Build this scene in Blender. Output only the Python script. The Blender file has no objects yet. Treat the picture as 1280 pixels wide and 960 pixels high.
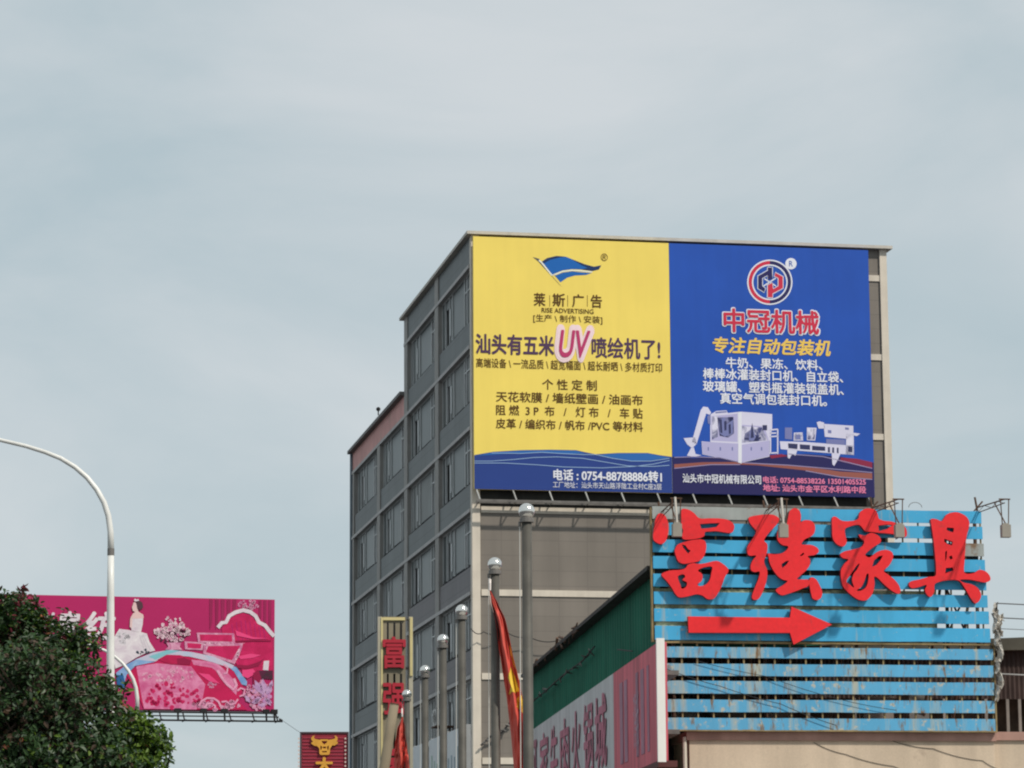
import bpy, bmesh, math, random
from mathutils import Vector, Matrix
from mathutils.noise import noise as pnoise

random.seed(7)
SC = bpy.context.scene
COL = SC.collection
R = math.radians

# ------------------------------------------------------------------ camera
F_PX = 4007.0                    # focal length in photo pixels (1280 wide)
PITCH, ROLL = 0.17845, -0.0066
EYE = Vector((0, 0, 1.6))
_fw = Vector((0, math.cos(PITCH), math.sin(PITCH)))
_rt = Vector((1, 0, 0))
_up = Vector((0, -math.sin(PITCH), math.cos(PITCH)))
CR = _rt * math.cos(ROLL) + _up * math.sin(ROLL)
CU = _up * math.cos(ROLL) - _rt * math.sin(ROLL)
cam_data = bpy.data.cameras.new('camera')
cam_data.sensor_width = 36.0
cam_data.lens = F_PX / 1280 * 36.0
cam_data.clip_start = 0.5
cam_data.clip_end = 9000
cam = bpy.data.objects.new('camera', cam_data)
COL.objects.link(cam)
M3 = Matrix((CR, CU, -_fw)).transposed()
cam.matrix_world = Matrix.Translation(EYE) @ M3.to_4x4()
SC.camera = cam

# ------------------------------------------------------------------ world, sun, exposure
YAW = 0.18766                    # heading of the grey block's front
SUN_EL = R(47)
SUN_AZ = -math.pi / 2 + R(48)        # direction towards the sun in the ground plane
sun_dir = Vector((math.cos(SUN_AZ) * math.cos(SUN_EL), math.sin(SUN_AZ) * math.cos(SUN_EL), math.sin(SUN_EL)))
world = bpy.data.worlds.new('World')
SC.world = world
world.use_nodes = True
nt = world.node_tree
nt.nodes.clear()
def wn(t, **kw):
    n = nt.nodes.new(t)
    for k, v in kw.items():
        setattr(n, k, v)
    return n
w_out = wn('ShaderNodeOutputWorld')
w_bg = wn('ShaderNodeBackground')
w_bg.inputs['Strength'].default_value = 0.1
w_sky = wn('ShaderNodeTexSky', sky_type='NISHITA', sun_disc=False)
w_sky.sun_elevation = SUN_EL
w_sky.sun_rotation = math.atan2(sun_dir.x, sun_dir.y)
w_sky.air_density = 1.0
w_sky.dust_density = 1.5
w_tc = wn('ShaderNodeTexCoord')
w_map = wn('ShaderNodeMapping')
w_map.inputs['Scale'].default_value = (5.0, 5.0, 11.0)
w_map.inputs['Rotation'].default_value = (0.0, 0.25, 0.0)
w_n1 = wn('ShaderNodeTexNoise')
w_n1.inputs['Scale'].default_value = 1.1
w_n1.inputs['Detail'].default_value = 7
w_n1.inputs['Roughness'].default_value = 0.52
w_n1.inputs['Distortion'].default_value = 0.4
w_ramp = wn('ShaderNodeValToRGB')
w_ramp.color_ramp.elements[0].position = 0.34
w_ramp.color_ramp.elements[0].color = (4.15, 4.98, 5.3, 1)
w_ramp.color_ramp.elements[1].position = 0.66
w_ramp.color_ramp.elements[1].color = (5.75, 6.1, 6.25, 1)
w_mix = wn('ShaderNodeMixRGB')
w_mix.inputs['Fac'].default_value = 0.9
L = nt.links.new
L(w_tc.outputs['Generated'], w_map.inputs['Vector'])
L(w_map.outputs['Vector'], w_n1.inputs['Vector'])
L(w_n1.outputs['Fac'], w_ramp.inputs['Fac'])
L(w_sky.outputs['Color'], w_mix.inputs['Color1'])
L(w_ramp.outputs['Color'], w_mix.inputs['Color2'])
L(w_mix.outputs['Color'], w_bg.inputs['Color'])
L(w_bg.outputs['Background'], w_out.inputs['Surface'])

sl = bpy.data.lights.new('sun', 'SUN')
sl.energy = 2.8
sl.angle = R(2.0)
sl.color = (1.0, 0.93, 0.83)
so = bpy.data.objects.new('sun', sl)
so.rotation_euler = (-sun_dir).to_track_quat('-Z', 'Y').to_euler()
so.location = (40, -40, 80)
COL.objects.link(so)

SC.view_settings.view_transform = 'Standard'
SC.view_settings.look = 'None'
SC.view_settings.exposure = 0.2
SC.view_settings.gamma = 1.0
SC.render.filter_size = 1.9
SC.cycles.filter_width = 2.1
SC.cycles.max_bounces = 6

# ------------------------------------------------------------------ helpers: pixels to the planes they lie on
def ray(px, py):
    return (_fw * F_PX + CR * (px - 640) + CU * (480 - py)).normalized()
def at(px, py, Y):
    d = ray(px, py)
    return EYE + d * (Y / d.y)

class Frame:
    """upright plane through o, horizontal direction u, normal n towards the street"""
    def __init__(s, o, yaw=None, u=None, n=None):
        s.u = Vector((math.cos(yaw), math.sin(yaw), 0)) if u is None else u
        s.n = Vector((math.sin(yaw), -math.cos(yaw), 0)) if n is None else n
        s.o = Vector((o.x, o.y, 0))
    def off(s, d):
        return Frame(s.o + s.n * d, u=s.u, n=s.n)
    def px(s, x, y):
        d = ray(x, y)
        t = (s.o - EYE).dot(s.n) / d.dot(s.n)
        p = EYE + d * t
        return ((p - s.o).dot(s.u), p.z)
    def pt(s, a, z, d=0.0):
        p = s.o + s.u * a + s.n * d
        return Vector((p.x, p.y, z))
    def at(s, x, y, d=0.0):
        a, z = s.px(x, y)
        return s.pt(a, z, d)
    def box(s, x0, y0, x1, y1):
        xc, yc = (x0 + x1) / 2, (y0 + y1) / 2
        return s.px(x0, yc)[0], s.px(xc, y1)[1], s.px(x1, yc)[0], s.px(xc, y0)[1]

# ------------------------------------------------------------------ helpers: objects
def tag(o, label, cat, group=None, kind=None):
    o['label'] = label
    o['category'] = cat
    if group: o['group'] = group
    if kind: o['kind'] = kind
    return o
def thing(name, label, cat, loc, group=None):
    o = bpy.data.objects.new(name, None)
    o.empty_display_size = 0.3
    o.location = loc
    COL.objects.link(o)
    return tag(o, label, cat, group)

def base_of(o):
    p = Vector((0, 0, 0))
    while o is not None:
        p += o.location
        o = o.parent
    return p

class MB:
    def __init__(s): s.v = []; s.f = []; s.m = []
    def add(s, vs, fs, mi=0):
        b = len(s.v)
        s.v += [Vector(v) for v in vs]
        s.f += [tuple(i + b for i in f) for f in fs]
        s.m += [mi] * len(fs)
        return s
    def quad(s, a, b, c, d, mi=0): return s.add([a, b, c, d], [(0, 1, 2, 3)], mi)
    def hexa(s, p, mi=0):
        return s.add(p, [(0, 3, 2, 1), (4, 5, 6, 7), (0, 1, 5, 4), (1, 2, 6, 5), (2, 3, 7, 6), (3, 0, 4, 7)], mi)
    def fbox(s, fr, a0, a1, z0, z1, d0, d1, mi=0):
        """box in a frame: along, height, depth out of the wall"""
        P = fr.pt
        return s.hexa([P(a0, z0, d0), P(a1, z0, d0), P(a1, z0, d1), P(a0, z0, d1),
                       P(a0, z1, d0), P(a1, z1, d0), P(a1, z1, d1), P(a0, z1, d1)], mi)
    def box(s, c, sx, sy, sz, yaw=0.0, mi=0):
        c = Vector(c)
        u = Vector((math.cos(yaw), math.sin(yaw), 0)) * (sx / 2); w = Vector((-math.sin(yaw), math.cos(yaw), 0)) * (sy / 2)
        z = Vector((0, 0, sz / 2))
        return s.hexa([c - u - w - z, c + u - w - z, c + u + w - z, c - u + w - z,
                       c - u - w + z, c + u - w + z, c + u + w + z, c - u + w + z], mi)
    def tube(s, pts, rad, n=8, caps=True, mi=0):
        pts = [Vector(p) for p in pts]
        if not isinstance(rad, (list, tuple)): rad = [rad] * len(pts)
        vs, fs = [], []
        ref = None
        for i, p in enumerate(pts):
            t = (pts[min(i + 1, len(pts) - 1)] - pts[max(i - 1, 0)]).normalized()
            if ref is None:
                ref = Vector((0, 0, 1)) if abs(t.z) < 0.9 else Vector((1, 0, 0))
            a = (ref - t * ref.dot(t)).normalized()
            b = t.cross(a)
            ref = a
            for k in range(n):
                g = 2 * math.pi * k / n
                vs.append(p + (a * math.cos(g) + b * math.sin(g)) * rad[i])
        for i in range(len(pts) - 1):
            for k in range(n):
                k2 = (k + 1) % n
                fs.append((i * n + k, i * n + k2, (i + 1) * n + k2, (i + 1) * n + k))
        if caps:
            fs.append(tuple(range(n - 1, -1, -1)))
            fs.append(tuple(range((len(pts) - 1) * n, len(pts) * n)))
        return s.add(vs, fs, mi)
    def ball(s, c, r, n=16, m=10, sq=1.0, mi=0):
        c = Vector(c)
        vs = [c + Vector((0, 0, -r * sq))]
        for i in range(1, m):
            a = -math.pi / 2 + math.pi * i / m
            for k in range(n):
                g = 2 * math.pi * k / n
                vs.append(c + Vector((r * math.cos(a) * math.cos(g), r * math.cos(a) * math.sin(g), r * sq * math.sin(a))))
        vs.append(c + Vector((0, 0, r * sq)))
        fs = []
        for k in range(n):
            k2 = (k + 1) % n
            fs.append((0, 1 + k2, 1 + k))
            for i in range(m - 2):
                a = 1 + i * n
                fs.append((a + k, a + k2, a + n + k2, a + n + k))
            a = 1 + (m - 2) * n
            fs.append((a + k, a + k2, len(vs) - 1))
        return s.add(vs, fs, mi)
    def build(s, name, mats, parent=None, smooth=False):
        base = base_of(parent) if parent is not None else Vector((0, 0, 0))
        me = bpy.data.meshes.new(name)
        me.from_pydata([v - base for v in s.v], [], s.f)
        if not isinstance(mats, (list, tuple)): mats = [mats]
        for m in mats: me.materials.append(m)
        if len(mats) > 1: me.polygons.foreach_set('material_index', s.m)
        if smooth: me.polygons.foreach_set('use_smooth', [True] * len(me.polygons))
        me.update()
        o = bpy.data.objects.new(name, me)
        COL.objects.link(o)
        if parent is not None: o.parent = parent
        return o

def smooth_pts(pts, k=5):
    """closed Catmull-Rom through the traced points"""
    out = []
    n = len(pts)
    for i in range(n):
        p0, p1, p2, p3 = (Vector(pts[(i + j) % n]) for j in (-1, 0, 1, 2))
        for q in range(k):
            t = q / k
            out.append(0.5 * ((2 * p1) + (p2 - p0) * t + (2 * p0 - 5 * p1 + 4 * p2 - p3) * t * t + (3 * p1 - p0 - 3 * p2 + p3) * t ** 3))
    return out

def curve_to_geo(cd):
    o = bpy.data.objects.new('tmp', cd)
    COL.objects.link(o)
    bpy.context.view_layer.update()
    dg = bpy.context.evaluated_depsgraph_get()
    me = bpy.data.meshes.new_from_object(o.evaluated_get(dg))
    vs = [v.co.copy() for v in me.vertices]
    fs = [tuple(p.vertices) for p in me.polygons]
    bpy.data.objects.remove(o)
    bpy.data.meshes.remove(me)
    bpy.data.curves.remove(cd)
    return vs, fs

_ptn = 0
def fill(mb, fr, rings, d, thick=0.0, bev=0.0, mi=0):
    """flat (or thick) filled shape from rings of (along, z) on a frame"""
    cd = bpy.data.curves.new('tmpc', 'CURVE')
    cd.dimensions = '2D'; cd.fill_mode = 'BOTH' if thick else 'FRONT'
    cd.extrude = max(thick / 2 - bev, 0)
    cd.bevel_depth = bev
    cd.bevel_resolution = 1
    for r in rings:
        sp = cd.splines.new('POLY')
        sp.points.add(len(r) - 1)
        for p, q in zip(sp.points, r): p.co = (q[0], q[1], 0, 1)
        sp.use_cyclic_u = True
    vs, fs = curve_to_geo(cd)
    mb.add([fr.pt(v.x, v.y, d + thick / 2 + v.z) for v in vs], fs, mi)

def text_geo(s, bold=0.0, shear=0.0, ext=0.0):
    """filled glyphs; weight is added with shifted copies, each a hair in front of the last"""
    cd = bpy.data.curves.new('tmpt', 'FONT')
    cd.body = s
    cd.shear = shear
    cd.extrude = ext
    cd.resolution_u = 4
    vs0, fs0 = curve_to_geo(cd)
    shifts = [(0.0, 0.0)]
    if bold:
        n = 6 if bold < 0.05 else 16
        shifts += [(bold * math.cos(6.28319 * k / n), bold * math.sin(6.28319 * k / n)) for k in range(n)]
        if bold > 0.08: shifts += [(bold * 0.5 * math.cos(6.28319 * k / 8), bold * 0.5 * math.sin(6.28319 * k / 8)) for k in range(8)]
    vs, fs = [], []
    for q, (dx, dy) in enumerate(shifts):
        b = len(vs)
        vs += [(v.x + dx, v.y + dy, v.z, q * 0.0006) for v in vs0]
        fs += [tuple(i + b for i in f) for f in fs0]
    x0 = min(v[0] for v in vs); x1 = max(v[0] for v in vs); y0 = min(v[1] for v in vs); y1 = max(v[1] for v in vs)
    return [((v[0] - x0) / (x1 - x0), (v[1] - y0) / (y1 - y0), v[2], v[3]) for v in vs], fs

def text(mb, fr, s, x0, y0, x1, y1, d, bold=0.0, shear=0.0, thick=0.0, mi=0, flip=False):
    a0, z0, a1, z1 = fr.box(x0, y0, x1, y1)
    vs, fs = text_geo(s, bold, shear, 0.05 if thick else 0.0)
    mb.add([fr.pt(a0 + (a1 - a0) * v[0], z0 + (z1 - z0) * v[1], d + v[3] + (thick * (0.5 + v[2] / 0.1) if thick else 0)) for v in vs], fs, mi)

def text_part(fr, root, name, s, box, mat, d=0.02, bold=0.0, shear=0.0, thick=0.0):
    m = MB(); text(m, fr, s, *box, d if thick else d * 0.45 + 0.004, bold, shear, thick)
    return m.build(name, mat, root)

# ------------------------------------------------------------------ helpers: materials
def lin(r, g, b):
    f = lambda c: (c / 255 / 12.92) if c / 255 <= 0.04045 else ((c / 255 + 0.055) / 1.055) ** 2.4
    return (f(r), f(g), f(b))
MATS = {}
def mat(name, col, rough=0.6, metal=0.0, spec=0.35, var=0.12, scale=1.5, fine=0.0, fscale=40, streak=0.0, dirt=None, dirt_amt=0.0, dirt_scale=2.0, bump=0.0, bscale=30.0):
    """principled surface with large soft colour drift, fine grain, vertical rain streaks and patches of dirt"""
    if name in MATS: return MATS[name]
    m = bpy.data.materials.new(name); m.use_nodes = True
    t = m.node_tree; n = t.nodes; l = t.links.new
    p = n['Principled BSDF']
    p.inputs['Roughness'].default_value = rough
    p.inputs['Metallic'].default_value = metal
    p.inputs['Specular IOR Level'].default_value = spec
    tc = n.new('ShaderNodeTexCoord')
    def noise(sc, det=4, vec=None, ro=0.55):
        x = n.new('ShaderNodeTexNoise'); x.inputs['Scale'].default_value = sc; x.inputs['Detail'].default_value = det
        x.inputs['Roughness'].default_value = ro
        l(vec or tc.outputs['Object'], x.inputs['Vector'])
        return x
    def mul(c, fac, lo, hi):
        mr = n.new('ShaderNodeMapRange'); mr.inputs[1].default_value = 0.3; mr.inputs[2].default_value = 0.7
        mr.inputs[3].default_value = lo; mr.inputs[4].default_value = hi
        l(fac, mr.inputs[0])
        mx = n.new('ShaderNodeMixRGB'); mx.blend_type = 'MULTIPLY'; mx.inputs['Fac'].default_value = 1
        l(c, mx.inputs['Color1']); l(mr.outputs[0], mx.inputs['Color2'])
        return mx.outputs['Color']
    rgb = n.new('ShaderNodeRGB'); rgb.outputs[0].default_value = (*col, 1)
    c = rgb.outputs[0]
    if var: c = mul(c, noise(scale).outputs['Fac'], 1 - var, 1 + var)
    if fine: c = mul(c, noise(fscale, 2).outputs['Fac'], 1 - fine, 1 + fine)
    if streak:
        mp = n.new('ShaderNodeMapping'); mp.inputs['Scale'].default_value = (1, 1, 0.06)
        l(tc.outputs['Object'], mp.inputs['Vector'])
        c = mul(c, noise(3.0, 5, mp.outputs['Vector'], 0.6).outputs['Fac'], 1 - streak, 1 + streak * 0.5)
    if dirt:
        x = noise(dirt_scale, 7, None, 0.7)
        cr = n.new('ShaderNodeValToRGB')
        cr.color_ramp.elements[0].position = 0.62 - dirt_amt * 0.25; cr.color_ramp.elements[1].position = 0.72 - dirt_amt * 0.2
        l(x.outputs['Fac'], cr.inputs['Fac'])
        mx = n.new('ShaderNodeMixRGB'); l(cr.outputs['Color'], mx.inputs['Fac'])
        l(c, mx.inputs['Color1']); mx.inputs['Color2'].default_value = (*dirt, 1)
        c = mx.outputs['Color']
    l(c, p.inputs['Base Color'])
    if bump:
        b = n.new('ShaderNodeBump'); b.inputs['Strength'].default_value = bump; b.inputs['Distance'].default_value = 0.02
        l(noise(bscale, 4).outputs['Fac'], b.inputs['Height']); l(b.outputs['Normal'], p.inputs['Normal'])
    MATS[name] = m
    return m
def pr(name, rgb, rough=0.55, var=0.05, **k):
    """printed vinyl of a given picture colour"""
    c = lin(*rgb)
    return mat(name, tuple(min(0.92, x) for x in c), rough, var=var, scale=0.35, spec=0.25, **k)

def pr2(name, rgb1, rgb2, scale=2.0, soft=0.2, mid=0.5, dist=1.5, stretch=(1, 1, 1)):
    """printed fabric picture: two inks in an irregular floral or folded pattern"""
    if name in MATS: return MATS[name]
    m = bpy.data.materials.new(name); m.use_nodes = True
    t = m.node_tree; n = t.nodes; l = t.links.new
    p = n['Principled BSDF']; p.inputs['Roughness'].default_value = 0.55; p.inputs['Specular IOR Level'].default_value = 0.25
    tc = n.new('ShaderNodeTexCoord'); mp = n.new('ShaderNodeMapping'); mp.inputs['Scale'].default_value = stretch
    x = n.new('ShaderNodeTexNoise'); x.inputs['Scale'].default_value = scale; x.inputs['Detail'].default_value = 6
    x.inputs['Roughness'].default_value = 0.62; x.inputs['Distortion'].default_value = dist
    r_ = n.new('ShaderNodeMapRange'); r_.inputs[1].default_value = mid - soft; r_.inputs[2].default_value = mid + soft
    mx = n.new('ShaderNodeMixRGB'); mx.inputs['Color1'].default_value = (*lin(*rgb1), 1); mx.inputs['Color2'].default_value = (*lin(*rgb2), 1)
    l(tc.outputs['Object'], mp.inputs['Vector']); l(mp.outputs[0], x.inputs['Vector']); l(x.outputs['Fac'], r_.inputs[0]); l(r_.outputs[0], mx.inputs['Fac']); l(mx.outputs[0], p.inputs['Base Color'])
    MATS[name] = m
    return m

def tile_mat(name, col, joint, w, h, u, rough=0.5, var=0.1, joint_size=0.012, tvar=0.08, streak=0.1):
    """wall tiles: brick texture laid along the wall direction u and height"""
    m = bpy.data.materials.new(name); m.use_nodes = True
    t = m.node_tree; n = t.nodes; l = t.links.new
    p = n['Principled BSDF']; p.inputs['Roughness'].default_value = rough; p.inputs['Specular IOR Level'].default_value = 0.3
    tc = n.new('ShaderNodeTexCoord')
    dt = n.new('ShaderNodeVectorMath'); dt.operation = 'DOT_PRODUCT'; dt.inputs[1].default_value = (u.x, u.y, 0)
    sx = n.new('ShaderNodeSeparateXYZ'); cb = n.new('ShaderNodeCombineXYZ')
    l(tc.outputs['Object'], dt.inputs[0]); l(tc.outputs['Object'], sx.inputs[0])
    l(dt.outputs['Value'], cb.inputs['X']); l(sx.outputs['Z'], cb.inputs['Y'])
    br = n.new('ShaderNodeTexBrick'); br.offset = 0.0
    br.inputs['Scale'].default_value = 1.0
    br.inputs['Brick Width'].default_value = w; br.inputs['Row Height'].default_value = h
    br.inputs['Mortar Size'].default_value = joint_size
    br.inputs['Color1'].default_value = (*[c * (1 - tvar) for c in col], 1)
    br.inputs['Color2'].default_value = (*[c * (1 + tvar) for c in col], 1)
    br.inputs['Mortar'].default_value = (*joint, 1)
    l(cb.outputs[0], br.inputs['Vector'])
    def mul(c, sc, amt, squash):
        mp = n.new('ShaderNodeMapping'); mp.inputs['Scale'].default_value = (1, 1, squash)
        l(tc.outputs['Object'], mp.inputs['Vector'])
        x = n.new('ShaderNodeTexNoise'); x.inputs['Scale'].default_value = sc; x.inputs['Detail'].default_value = 5
        l(mp.outputs[0], x.inputs['Vector'])
        mr = n.new('ShaderNodeMapRange'); mr.inputs[1].default_value = 0.3; mr.inputs[2].default_value = 0.7
        mr.inputs[3].default_value = 1 - amt; mr.inputs[4].default_value = 1 + amt
        l(x.outputs['Fac'], mr.inputs[0])
        mx = n.new('ShaderNodeMixRGB'); mx.blend_type = 'MULTIPLY'; mx.inputs['Fac'].default_value = 1
        l(c, mx.inputs['Color1']); l(mr.outputs[0], mx.inputs['Color2'])
        return mx.outputs['Color']
    c = mul(br.outputs['Color'], 0.35, var, 1.0)
    c = mul(c, 1.6, streak, 0.08)
    l(c, p.inputs['Base Color'])
    return m

STEEL = mat('weathered_steel', (0.16, 0.15, 0.14), 0.55, 0.3, var=0.25, scale=3)
RUST = mat('rusty_steel', (0.10, 0.055, 0.035), 0.8, var=0.4, scale=6)
WHITE_PAINT = mat('white_paint', (0.74, 0.73, 0.68), 0.35, var=0.06, streak=0.08)
DARK = mat('dark_interior', (0.02, 0.02, 0.022), 0.9, var=0.2)

# ------------------------------------------------------------------ ground
gm = mat('asphalt', (0.055, 0.055, 0.058), 0.9, var=0.25, scale=0.15, fine=0.2, fscale=25)
g = MB()
g.quad((-3000, -3000, 0), (3000, -3000, 0), (3000, 3000, 0), (-3000, 3000, 0))
o = g.build('ground', gm); o['kind'] = 'structure'
pv = MB()
pv.hexa([Vector(p) for p in ((-4.2, 34, 0.004), (14, 36.7, 0.004), (14, 60.0, 0.004), (-9.5, 55, 0.004),
                             (-4.2, 34, 0.14), (14, 36.7, 0.14), (14, 60.0, 0.14), (-9.5, 55, 0.14))])
o = pv.build('pavement', mat('paving', (0.3, 0.29, 0.27), 0.85, var=0.15, scale=0.8, fine=0.1)); o['kind'] = 'structure'

# ================================================================== the tall grey block
corner = at(590.6, 700, 130)
FB = Frame(corner, YAW)                                              # front
FS = Frame(corner, u=Vector((-math.sin(YAW), math.cos(YAW), 0)), n=Vector((-math.cos(YAW), -math.sin(YAW), 0)))   # side, in shade
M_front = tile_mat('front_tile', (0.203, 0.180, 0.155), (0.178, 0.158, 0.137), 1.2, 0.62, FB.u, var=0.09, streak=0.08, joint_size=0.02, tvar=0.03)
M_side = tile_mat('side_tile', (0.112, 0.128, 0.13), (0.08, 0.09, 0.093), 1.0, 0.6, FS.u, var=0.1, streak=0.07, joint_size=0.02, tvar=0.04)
M_side2 = tile_mat('side_tile_mauve_reflection', (0.122, 0.110, 0.117), (0.085, 0.08, 0.085), 1.0, 0.6, FS.u, var=0.1, streak=0.07, joint_size=0.02, tvar=0.04)  # mauve reflections put into the tile colour of the lower spandrels
M_white = mat('cream_band', (0.66, 0.595, 0.50), 0.6, var=0.06, streak=0.1)
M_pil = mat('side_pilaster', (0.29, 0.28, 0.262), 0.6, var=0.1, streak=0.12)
M_ledge = mat('ledge_render', (0.43, 0.42, 0.41), 0.6, var=0.12, streak=0.12)
M_pink = mat('pink_tile', (0.66, 0.37, 0.345), 0.7, spec=0.1, var=0.12, scale=0.8, streak=0.12, dirt=(0.46, 0.36, 0.29), dirt_amt=0.3, dirt_scale=0.5)
M_cap = mat('cap_render', (0.52, 0.49, 0.44), 0.7, var=0.1, streak=0.08)
M_glass = mat('grey_glass', (0.075, 0.09, 0.09), 0.32, spec=0.15, var=0.25, scale=0.5)
M_glass2 = mat('grey_glass_curtained', (0.115, 0.125, 0.12), 0.4, spec=0.15, var=0.25, scale=0.8)
M_glass3 = mat('grey_glass_dark', (0.055, 0.07, 0.07), 0.3, spec=0.15, var=0.25, scale=0.5)
M_frame = mat('window_frame_metal', (0.5, 0.52, 0.52), 0.45, var=0.1)
M_room = mat('dim_room', (0.05, 0.055, 0.055), 0.9, var=0.3)
M_sill = mat('sill_dark', (0.02, 0.022, 0.024), 0.8, var=0.2)

zc = lambda y: FS.px(588.8, y)[1]
z_led = [zc(331.2), zc(433.4), zc(535.2), zc(636.3), zc(740.3), zc(846.5)]
pitch = (z_led[0] - z_led[-1]) / 5
n_floor = int(z_led[0] / pitch)
LEDG = [z_led[0] - pitch * i for i in range(n_floor + 1)]
ts = [0.25] + [FS.px(x, 700)[0] for x in (547.5, 508.5, 474.2, 442.5)]
W_front = FB.px(1098.6, 319)[0]
z_cap = FB.px(592, 294.2)[1]
z_wing = FS.px(508.5, 491)[1]
t_up = FS.px(506.2, 450)[0]
t_end = FS.px(440.8, 700)[0]

blk = thing('office_building', 'tall grey tiled block with cream bands and two big adverts on its front', 'building', corner * 1.0)
blk.location.z = 0
m = MB()
# core behind the facades (a room's depth back), front wall with a real thickness
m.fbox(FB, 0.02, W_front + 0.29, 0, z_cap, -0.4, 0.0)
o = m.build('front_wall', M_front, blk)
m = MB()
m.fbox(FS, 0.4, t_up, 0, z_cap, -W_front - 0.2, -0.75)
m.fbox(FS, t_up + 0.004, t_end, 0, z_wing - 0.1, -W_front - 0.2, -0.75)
m.build('rear_wall', M_room, blk)
# parapets and caps
m = MB()
zt = z_cap
m.fbox(FB, -0.22, W_front + 0.52, zt, zt + 0.13, -0.5, 0.30)
m.fbox(FS, 0.502, t_up + 0.35, zt, zt + 0.13, -W_front - 0.5, 0.22)
m.build('parapet_cap', M_cap, blk)
m = MB()
m.fbox(FS, 0.4, t_up, LEDG[0] + 0.1, zt, -0.75, 0.0)
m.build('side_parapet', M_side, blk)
m = MB()
m.fbox(FS, t_up + 0.01, t_end, LEDG[1] + 0.1, z_wing, -0.75, 0.002)
m.build('wing_parapet', M_pink, blk)['label'] = 'pinkish tiled parapet of the lower wing'
m = MB()
m.fbox(FS, t_up + 0.02, t_end + 0.35, z_wing, z_wing + 0.16, -W_front, 0.25)
m.build('wing_cap', mat('wing_cap_dark', (0.16, 0.155, 0.15), 0.7, var=0.2), blk)
m = MB()
m.fbox(FS, t_up - 0.3, t_up, z_wing, zt, -W_front, -0.76)
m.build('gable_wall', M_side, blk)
# front bands and corner pilasters
for i, z in enumerate(LEDG):
    if z < 0.5: continue
    m = MB(); m.fbox(FB, 0.36, W_front, z - 0.13, z + 0.13, 0.0, 0.05)
    m.build('band', M_white, blk)
aL = FB.px(600.3, 760)[0]
m = MB(); m.fbox(FB, -0.02, aL, 0, zt - 0.003, -0.3, 0.09); m.build('pilaster', M_white, blk)
m = MB(); m.fbox(FB, W_front, W_front + 0.31, 0, zt - 0.003, -0.4, 0.09); m.build('pilaster', M_white, blk)
# side: pilasters, ledges, spandrels, window bays
bays = [(ts[i], ts[i + 1]) for i in range(4)]
PW = 0.95
for i, t in enumerate(ts):
    if i == 0: continue
    top = zt - 0.005 if i <= 1 else LEDG[1] + 0.07
    if i == 2: top = zt - 0.005
    w = PW if i < 4 else 0.5
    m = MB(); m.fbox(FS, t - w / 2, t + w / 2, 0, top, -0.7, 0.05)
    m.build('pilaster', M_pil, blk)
for i, z in enumerate(LEDG):
    e = t_up if i == 0 else t_end
    m = MB(); m.fbox(FS, 0.3, e - 0.02, z - 0.07, z + 0.08, -0.74, 0.07)
    m.build('ledge', M_ledge, blk)
def window_mb(kind, w, h):
    """one ribbon window: frame, glass lights and one sash slid open (dark gap)"""
    fr = MB(); gl = MB()
    def b(mb, x0, x1, z0, z1, d0, d1):
        mb.hexa([Vector(p) for p in ((x0, d0, z0), (x1, d0, z0), (x1, d1, z0), (x0, d1, z0), (x0, d0, z1), (x1, d0, z1), (x1, d1, z1), (x0, d1, z1))])
    cuts = ([0.0, 0.19, 0.27, 0.66, 0.76, 0.90, 1.0], [0.0, 0.22, 0.28, 0.62, 0.74, 0.86, 1.0], [0.0, 0.16, 0.25, 0.68, 0.80, 0.93, 1.0])[kind]
    for c in cuts: b(fr, max(0, c * w - 0.045), min(w, c * w + 0.045), 0.0, h - 0.06, 0.0, 0.09)
    b(fr, 0, w, h - 0.06, h, 0.0, 0.092)
    b(fr, 0.05, cuts[2] * w, h * 0.66, h * 0.66 + 0.06, 0.01, 0.085)
    b(fr, cuts[4] * w - 0.30, cuts[4] * w - 0.05, 0.3, h * 0.72, 0.02, 0.08)
    opened = ({4}, {1, 4}, {1})[kind]
    for k in range(6):
        if k in opened:
            b(gl, cuts[k] * w + 0.05, cuts[k + 1] * w - 0.05, h * (0.78 if k == 4 else 0.9), h - 0.06, 0.035, 0.05)
            continue
        b(gl, cuts[k] * w + 0.05, cuts[k + 1] * w - 0.05, 0.06, h - 0.06, 0.035, 0.05)
    return fr, gl
def local_to_side(mb, a0, z0):
    mb.v = [FS.pt(a0 + v.x, z0 + v.z, -0.22 + v.y) for v in mb.v]
    return mb
for bi, (a, b_) in enumerate(bays):
    x0 = a + PW / 2 + 0.004; x1 = b_ - PW / 2 - 0.004
    if bi == 0: x0 = 0.3
    for i in range(len(LEDG) - 1):
        if bi >= 2 and i == 0: continue
        zt_, zb_ = LEDG[i] - 0.07, LEDG[i + 1] + 0.10
        zs = zb_ + (zt_ - zb_) * 0.36
        m = MB(); m.fbox(FS, x0, x1, zb_ + 0.002, zs - 0.16, -0.4, 0.0)
        m.build('spandrel', M_side2 if bi <= 1 and i >= 3 else M_side, blk)
        m = MB(); m.fbox(FS, x0, x1, zs - 0.158, zs, -0.4, -0.14)
        m.build('sill', M_sill, blk)
        fr_, gl_ = window_mb((bi * 2 + i + i // 2) % 3, x1 - x0, zt_ - zs - 0.004)
        wo = local_to_side(fr_, x0, zs + 0.002).build('window', M_frame, blk)
        local_to_side(gl_, x0, zs + 0.002).build('pane', (M_glass, M_glass2, M_glass, M_glass3)[(bi * 3 + i * 5 + i // 3) % 4], wo)
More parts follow.
